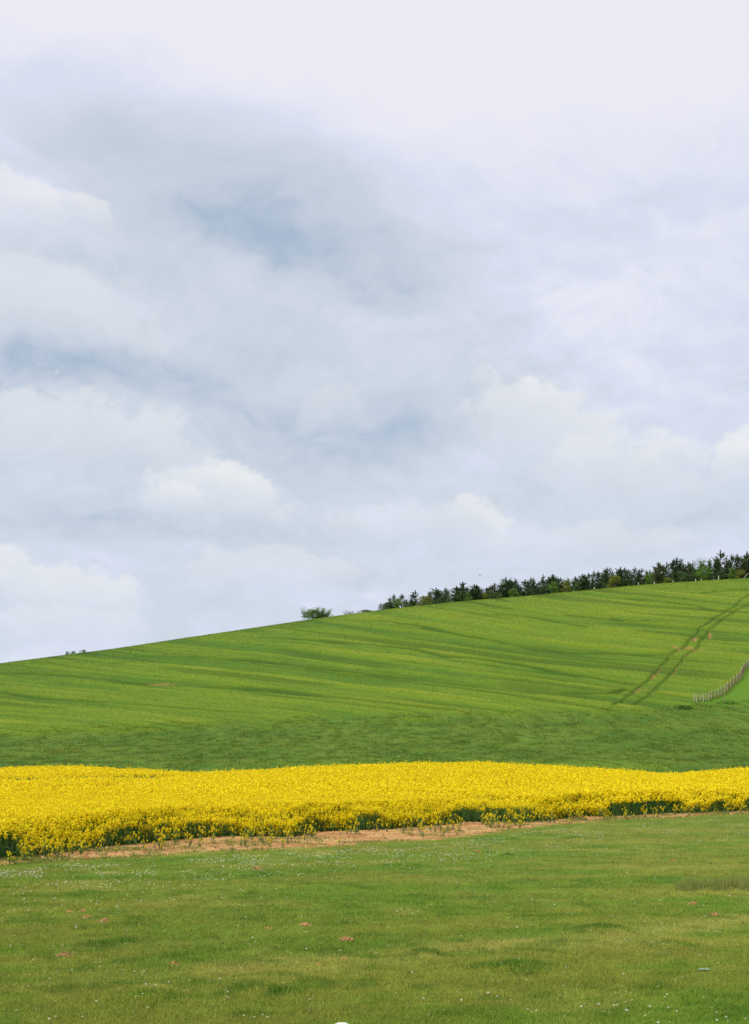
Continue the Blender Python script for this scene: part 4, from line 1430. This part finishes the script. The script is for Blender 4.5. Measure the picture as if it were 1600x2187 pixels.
def build_fence():
    pts = []
    for (px, t, b, l), (x, y) in zip(FENCE, FENCE_W):
        z = float(ground_z(x, y)) + .05
        pts.append((x, y, z, (b - t) / F * y, l))
    ox, oy, oz = pts[0][:3]
    f = thing('wire_fence', (ox, oy, oz), 'wire mesh fence on a row of pale wooden posts climbing the right of the hill', 'fence')
    for i, (x, y, z, h, l) in enumerate(pts):
        o = link('post', post_mesh(h, .066, 500 + i, l * .05), f)
        o.location = (x - ox, y - oy, z - oz)
        o.rotation_euler = (0, 0, i * .7)
        o.rotation_euler = (0, 0, 0)
    # leaning brace in front of one post
    bx, by = unproject(1546, 1500)
    V = post_mesh(1.75, .06, 77, .12, (150, 130, 100))
    V.name = 'brace'
    o = link('brace', V, f)
    o.location = (bx - ox, by - oy, float(ground_z(bx, by)) - oz)
    # netting: line wires and uprights, thin real strands
    Vw, Fw = [], []

    def strand(a, b, r):
        a, b = np.array(a), np.array(b)
        i = len(Vw)
        d = b - a
        s = np.cross(d, (0, 0, 1.0)) if abs(d[2]) < .8 * np.linalg.norm(d) else np.array([1.0, 0, 0])
        s = s / (np.linalg.norm(s) + 1e-9) * r
        u = np.cross(d, s); u = u / (np.linalg.norm(u) + 1e-9) * r
        for p in (a, b):
            Vw.extend([p + s + u, p - s + u, p - s - u, p + s - u])
        for k in range(4):
            Fw.append((i + k, i + (k + 1) % 4, i + 4 + (k + 1) % 4, i + 4 + k))
    for (x0, y0, z0, h0, _), (x1, y1, z1, h1, _) in zip(pts[:-1], pts[1:]):
        A, Bp = np.array([x0 - ox, y0 - oy, z0 - oz]), np.array([x1 - ox, y1 - oy, z1 - oz])
        for t in (.06, .16, .27, .38, .5, .63, .77, .93):
            strand(A + (0, 0, h0 * t), Bp + (0, 0, h1 * t), .007)
        L_ = np.linalg.norm(Bp - A)
        m = max(2, int(L_ / .16))
        for k in range(1, m):
            p = A + (Bp - A) * k / m
            strand(p + np.array([0, 0, .05]), p + np.array([0, 0, (h0 + (h1 - h0) * k / m) * .8]), .005)
    me = mesh_np('netting', np.array(Vw), np.array(Fw), M_WIRE, np.tile(np.array(lin(120, 96, 78)), (len(Vw), 1)))
    link('netting', me, f)
    # pale posts along the crest, in front of the trees
    crest = [(1269.5, 1257.5, 7, 'short pale crest post under the needle thin spire pine, leftmost of its line'),
             (1364, 1244.5, 7, 'bright pale post on the crest below the pine with curved open top'),
             (1397.5, 1243, 5, 'stubby pale post on the crest left of the tall cone pine'),
             (1437.5, 1241, 6, 'pale post on the crest beside the small yellow bush'),
             (1486, 1236.5, 5, 'small pale post on the crest at the foot of the big leafy tree'),
             (1498, 1237, 4, 'barely visible pale stub just right of another short post under the leafy tree'),
             (1535, 1230, 8, 'tallest pale post on the crest below the tallest pine')]
    for i, (px, ty, h, lab) in enumerate(crest):
        d = float(CREST(px)) + .5
        x = (px - CX) / F * d
        z = float(ground_z(x, d)) + .35
        top = EYE + d * (HZ - ty) / F
        me = post_mesh(max(top - z, .7), .11, 600 + i, 0, (214, 208, 190))
        o = link('fence_post', me, label=lab, category='post', group='pale posts along the hill crest')
        o.location = (x, d, z)
    d = float(CREST(1592)) + 1
    x = (1592 - CX) / F * d
    me = post_mesh(1.6, .09, 650, .9, (200, 184, 160))
    me.name = 'leaning_pole'
    o = link('leaning_pole', me, label='pale pole leaning over at the right end of the crest under the leafy tree', category='pole')
    o.location = (x - .6, d, float(ground_z(x, d)) + .3)
    # rank weeds where the fence begins
    n = 1100
    px = np.concatenate([rng.normal(1462, 9, n // 2), rng.normal(1490, 14, n // 4), rng.normal(1556, 12, n // 4)])
    V_, C_ = [], []
    xs, ys = [], []
    cache = {}
    for p in px:
        row = 1516 if p < 1478 else (1513.5 if p < 1520 else 1505)
        q = (int(p), row)
        if q not in cache:
            cache[q] = unproject(float(p), row)
        xx, yy = cache[q]
        xs.append(xx + random.gauss(0, .1)); ys.append(yy + random.gauss(0, .55))
    xs, ys = np.array(xs), np.array(ys)
    V = leaf_quads(xs, ys, ground_z(xs, ys) + rng.random(n) * .35 + .05, rng.uniform(.15, .35, n), rng.uniform(.03, .07, n), rng.normal(.8, .6, n))
    me = mesh_np('nettles', V, np.arange(len(V)).reshape(-1, 4), M_LEAF, np.repeat(np.array(lin(84, 122, 50)) * rng.uniform(.7, 1.2, (n, 1)), 4, 0))
    link('nettles', me, kind='stuff', label='dark rank weeds at the foot of the fence where it begins', category='weeds')


# ------------------------------------------------------------------ molehills
MOLES = [(148, 1950, 15, 'small crumbly molehill at the left, leftmost of a cluster of four', 1), (178, 1949, 15, 'dark molehill at the back of the left cluster of four', 1),
         (186, 1961, 20, 'reddish molehill at the front of the left cluster of four', 0), (223, 1967, 25, 'flat wide brown molehill, rightmost of the left cluster of four', 1),
         (138, 2042, 34, 'bright reddish brown molehill at lower left, the largest on that side', 0), (372, 2060, 22, 'low reddish molehill near daisies, right of the largest left one', 1),
         (740, 2009, 38, 'wide pale reddish molehill at the centre of the meadow', 0), (572, 1986, 13, 'tiny flat molehill left of the two central molehills', 0),
         (652, 1978, 26, 'pale dry molehill up left of the widest central one', 0), (1437, 1838, 17, 'small orange molehill among daisies near the bare strip at right', 0),
         (1481, 1930, 22, 'brown molehill below the patch of tall grass at right', 0), (1525, 1953, 24, 'flattened brown molehill lower right of the tall grass', 1),
         (1020, 1820, 14, 'small brown molehill just below the bare strip at mid right', 1), (550, 1857, 26, 'dark brown molehill in the daisies below the bare strip', 1),
         (735, 2047, 14, 'thin dark scrape of earth below the widest central molehill', 1), (680, 2058, 8, 'very small dark clod of earth left of the thin scrape', 1)]


def build_moles():
    for i, (px, Y, w, lab, dark) in enumerate(MOLES):
        x, y = at_flat(px, Y + 1)
        R = w / F * y * .5
        q = np.random.default_rng(800 + i)
        nr, na = 9, 28
        V, C, Fc = [], [], []
        hgt = R * .42
        sd = float(q.uniform(0, 50))
        for a in range(nr):
            t = a / (nr - 1)
            for k in range(na):
                th = 2 * math.pi * k / na
                wob = 1 + .28 * (float(fbm(np.array([sd + math.cos(th) * 1.3]), np.array([math.sin(th) * 1.3]), 3, 5)[0]) - .5) * 2
                rr = R * t * wob
                zz = hgt * (1 - t * t) ** 1.3 + (q.normal(0, .012) if 0 < a < nr - 1 else 0) - (.02 if a == nr - 1 else 0)
                V.append((math.cos(th) * rr + q.normal(0, .006), math.sin(th) * rr * .9 + q.normal(0, .006), zz))
                C.append((C_SOILD if dark else C_SOILD * .45 + C_SOIL * .55) * np.array([.54, .62, .60]) * q.uniform(.6, 1.15))
        for a in range(nr - 1):
            for k in range(na):
                j = (k + 1) % na
                Fc.append((a * na + k, (a + 1) * na + k, (a + 1) * na + j, a * na + j))
        # loose crumbs lying on and round the heap
        for c in range(40):
            th, t = q.uniform(0, 6.28), q.random() ** .6 * 1.15
            p = np.array([math.cos(th) * R * t, math.sin(th) * R * t * .9, hgt * max(0, 1 - t * t) ** 1.3])
            s = q.uniform(.012, .034)
            b = len(V)
            for vx in ((1, 0, 0), (0, 1, 0), (-1, 0, 0), (0, -1, 0), (0, 0, .9), (0, 0, -.6)):
                V.append(p + (np.array(vx) + q.normal(0, .2, 3)) * s)
                C.append((C_SOILD * .5 + C_SOIL * .5) * q.uniform(.65, 1.15))
            for u in range(4):
                Fc.append((b + u, b + (u + 1) % 4, b + 4, b + 4))
        Fq = [f for f in Fc if f[2] != f[3]]
        Ft = [f[:3] for f in Fc if f[2] == f[3]]
        tri = []
        for f in Fq:
            tri += [(f[0], f[1], f[2]), (f[0], f[2], f[3])]
        me = mesh_np('molehill', np.array(V), np.array(tri + Ft), M_SOIL, np.array(C))
        o = link('molehill', me, label=lab, category='molehill', group='molehills in the meadow')
        o.location = (x, y, float(ground_z(x, y)) - .005)


# ------------------------------------------------------------------ birds and litter
def bird_mesh(span, col, dihedral):
    """a gliding bird: tapered body, tail and two bent wings with thickness"""
    V, Fc = [], []
    prof = [(-.34, .012, 0), (-.22, .05, 0), (-.05, .065, .0), (.12, .05, .005), (.22, .035, .012), (.28, .03, .015), (.33, .006, .01)]
    for yy, r, z in prof:
        for k in range(8):
            a = k * math.pi / 4
            V.append((math.cos(a) * r, yy, math.sin(a) * r * .9 + z))
    for s in range(len(prof) - 1):
        for k in range(8):
            i, j = s * 8 + k, s * 8 + (k + 1) % 8
            Fc.append((i, j, j + 8, i + 8))
    for sg in (-1, 1):
        secs = [(.04, .13, -.10, .02), (.20, .15, -.09, .02 + dihedral), (.36, .11, -.09, .02 + dihedral * 1.3), (.5, .01, -.04, .02 + dihedral * 1.2)]
        b = len(V)
        for xx, le, te, zz in secs:
            V += [(sg * xx, le, zz), (sg * xx, (le + te) / 2, zz + .014), (sg * xx, te, zz), (sg * xx, (le + te) / 2, zz - .006)]
        for s in range(3):
            for k in range(4):
                i, j = b + s * 4 + k, b + s * 4 + (k + 1) % 4
                Fc.append((i, j, j + 4, i + 4))
    b = len(V)
    V += [(-.03, -.28, .008), (.03, -.28, .008), (.07, -.48, .0), (-.07, -.48, .0), (-.03, -.28, -.004), (.03, -.28, -.004), (.07, -.48, -.006), (-.07, -.48, -.006)]
    Fc += [(b, b + 1, b + 2, b + 3), (b + 4, b + 7, b + 6, b + 5), (b, b + 3, b + 7, b + 4), (b + 1, b + 5, b + 6, b + 2), (b + 3, b + 2, b + 6, b + 7)]
    V = np.array(V) * span
    return mesh_np('bird', V, np.array(Fc), M_PLAIN, np.tile(np.array(col), (len(V), 1)))


def build_small():
    d = 240.0
    me = bird_mesh(.95, lin(96, 98, 104), .06)
    o = link('bird', me, label='small grey bird gliding in the sky above the left part of the tree row', category='bird')
    o.location = ((1025.5 - CX) / F * d, d, EYE + d * (HZ - 1229) / F)
    o.rotation_euler = (0.05, .12, math.radians(28))
    x, y = unproject(830, 1404)
    me = bird_mesh(.55, lin(52, 54, 44), .12)
    o = link('bird', me, label='tiny dark bird low over the wheat in the middle of the hillside', category='bird')
    o.location = (x, y, float(ground_z(x, y)) + .85)
    o.rotation_euler = (0, -.4, math.radians(60))
    # white rounded litter at the bottom edge
    x, y = at_flat(730, 2202)
    y -= .0
    V, Fc, C = [], [], []
    q = np.random.default_rng(5)
    nr, na = 10, 28
    for a in range(nr):
        t = a / (nr - 1)
        for k in range(na):
            th = 2 * math.pi * k / na
            r = (.105 if t < .85 else .112) * math.sin(min(t, .95) * math.pi / 2) ** .8
            z = .075 * math.cos(t * math.pi / 2) ** .7 + .006 * math.sin(5 * th + a) * t
            V.append((math.cos(th) * r * (1 + .04 * math.sin(3 * th)), math.sin(th) * r * .8, z + .01))
            C.append(np.array((.72, .76, .68)) * q.uniform(.95, 1.03))
    for a in range(nr - 1):
        for k in range(na):
            j = (k + 1) % na
            Fc.append((a * na + k, (a + 1) * na + k, (a + 1) * na + j, a * na + j))
    me = mesh_np('litter', np.array(V), np.array(Fc), M_PLAIN, np.array(C), True)
    o = link('litter', me, label='rounded white object lying in the grass at the very bottom edge', category='litter')
    o.location = (x, y, float(ground_z(x, y)) + .005)
    # pale blue-green scrap
    x, y = at_flat(1504, 2077)
    V, Fc, C = [], [], []
    nx, ny = 16, 8
    for a in range(ny):
        for k in range(nx):
            u, v = k / (nx - 1) - .5, a / (ny - 1) - .5
            wv = float(fbm(np.array([u * 4 + 9]), np.array([v * 3]), 3, 8)[0])
            edge = 1 - .35 * abs(2 * v)
            V.append((u * .21 * edge, v * .11 + .01 * math.sin(u * 9), .012 + .05 * wv * math.cos(u * 3) * math.cos(v * 2.4)))
            C.append(np.array(lin(112, 146, 112)) * (.9 + .2 * wv))
    top = len(V)
    V += [(a, b, c - .004) for a, b, c in V]
    C += C[:top]
    for a in range(ny - 1):
        for k in range(nx - 1):
            i = a * nx + k
            Fc.append((i, i + 1, i + nx + 1, i + nx))
            Fc.append((top + i, top + i + nx, top + i + nx + 1, top + i + 1))
    me = mesh_np('plastic_scrap', np.array(V), np.array(Fc), M_PLAIN, np.array(C), True)
    o = link('plastic_scrap', me, label='pale blue green crumpled scrap lying in the grass at lower right', category='litter')
    o.location = (x, y, float(ground_z(x, y)) + .015)


build_trees()
build_fence()
build_rape()
build_clods()
build_grass()
build_daisies()
build_moles()
build_small()
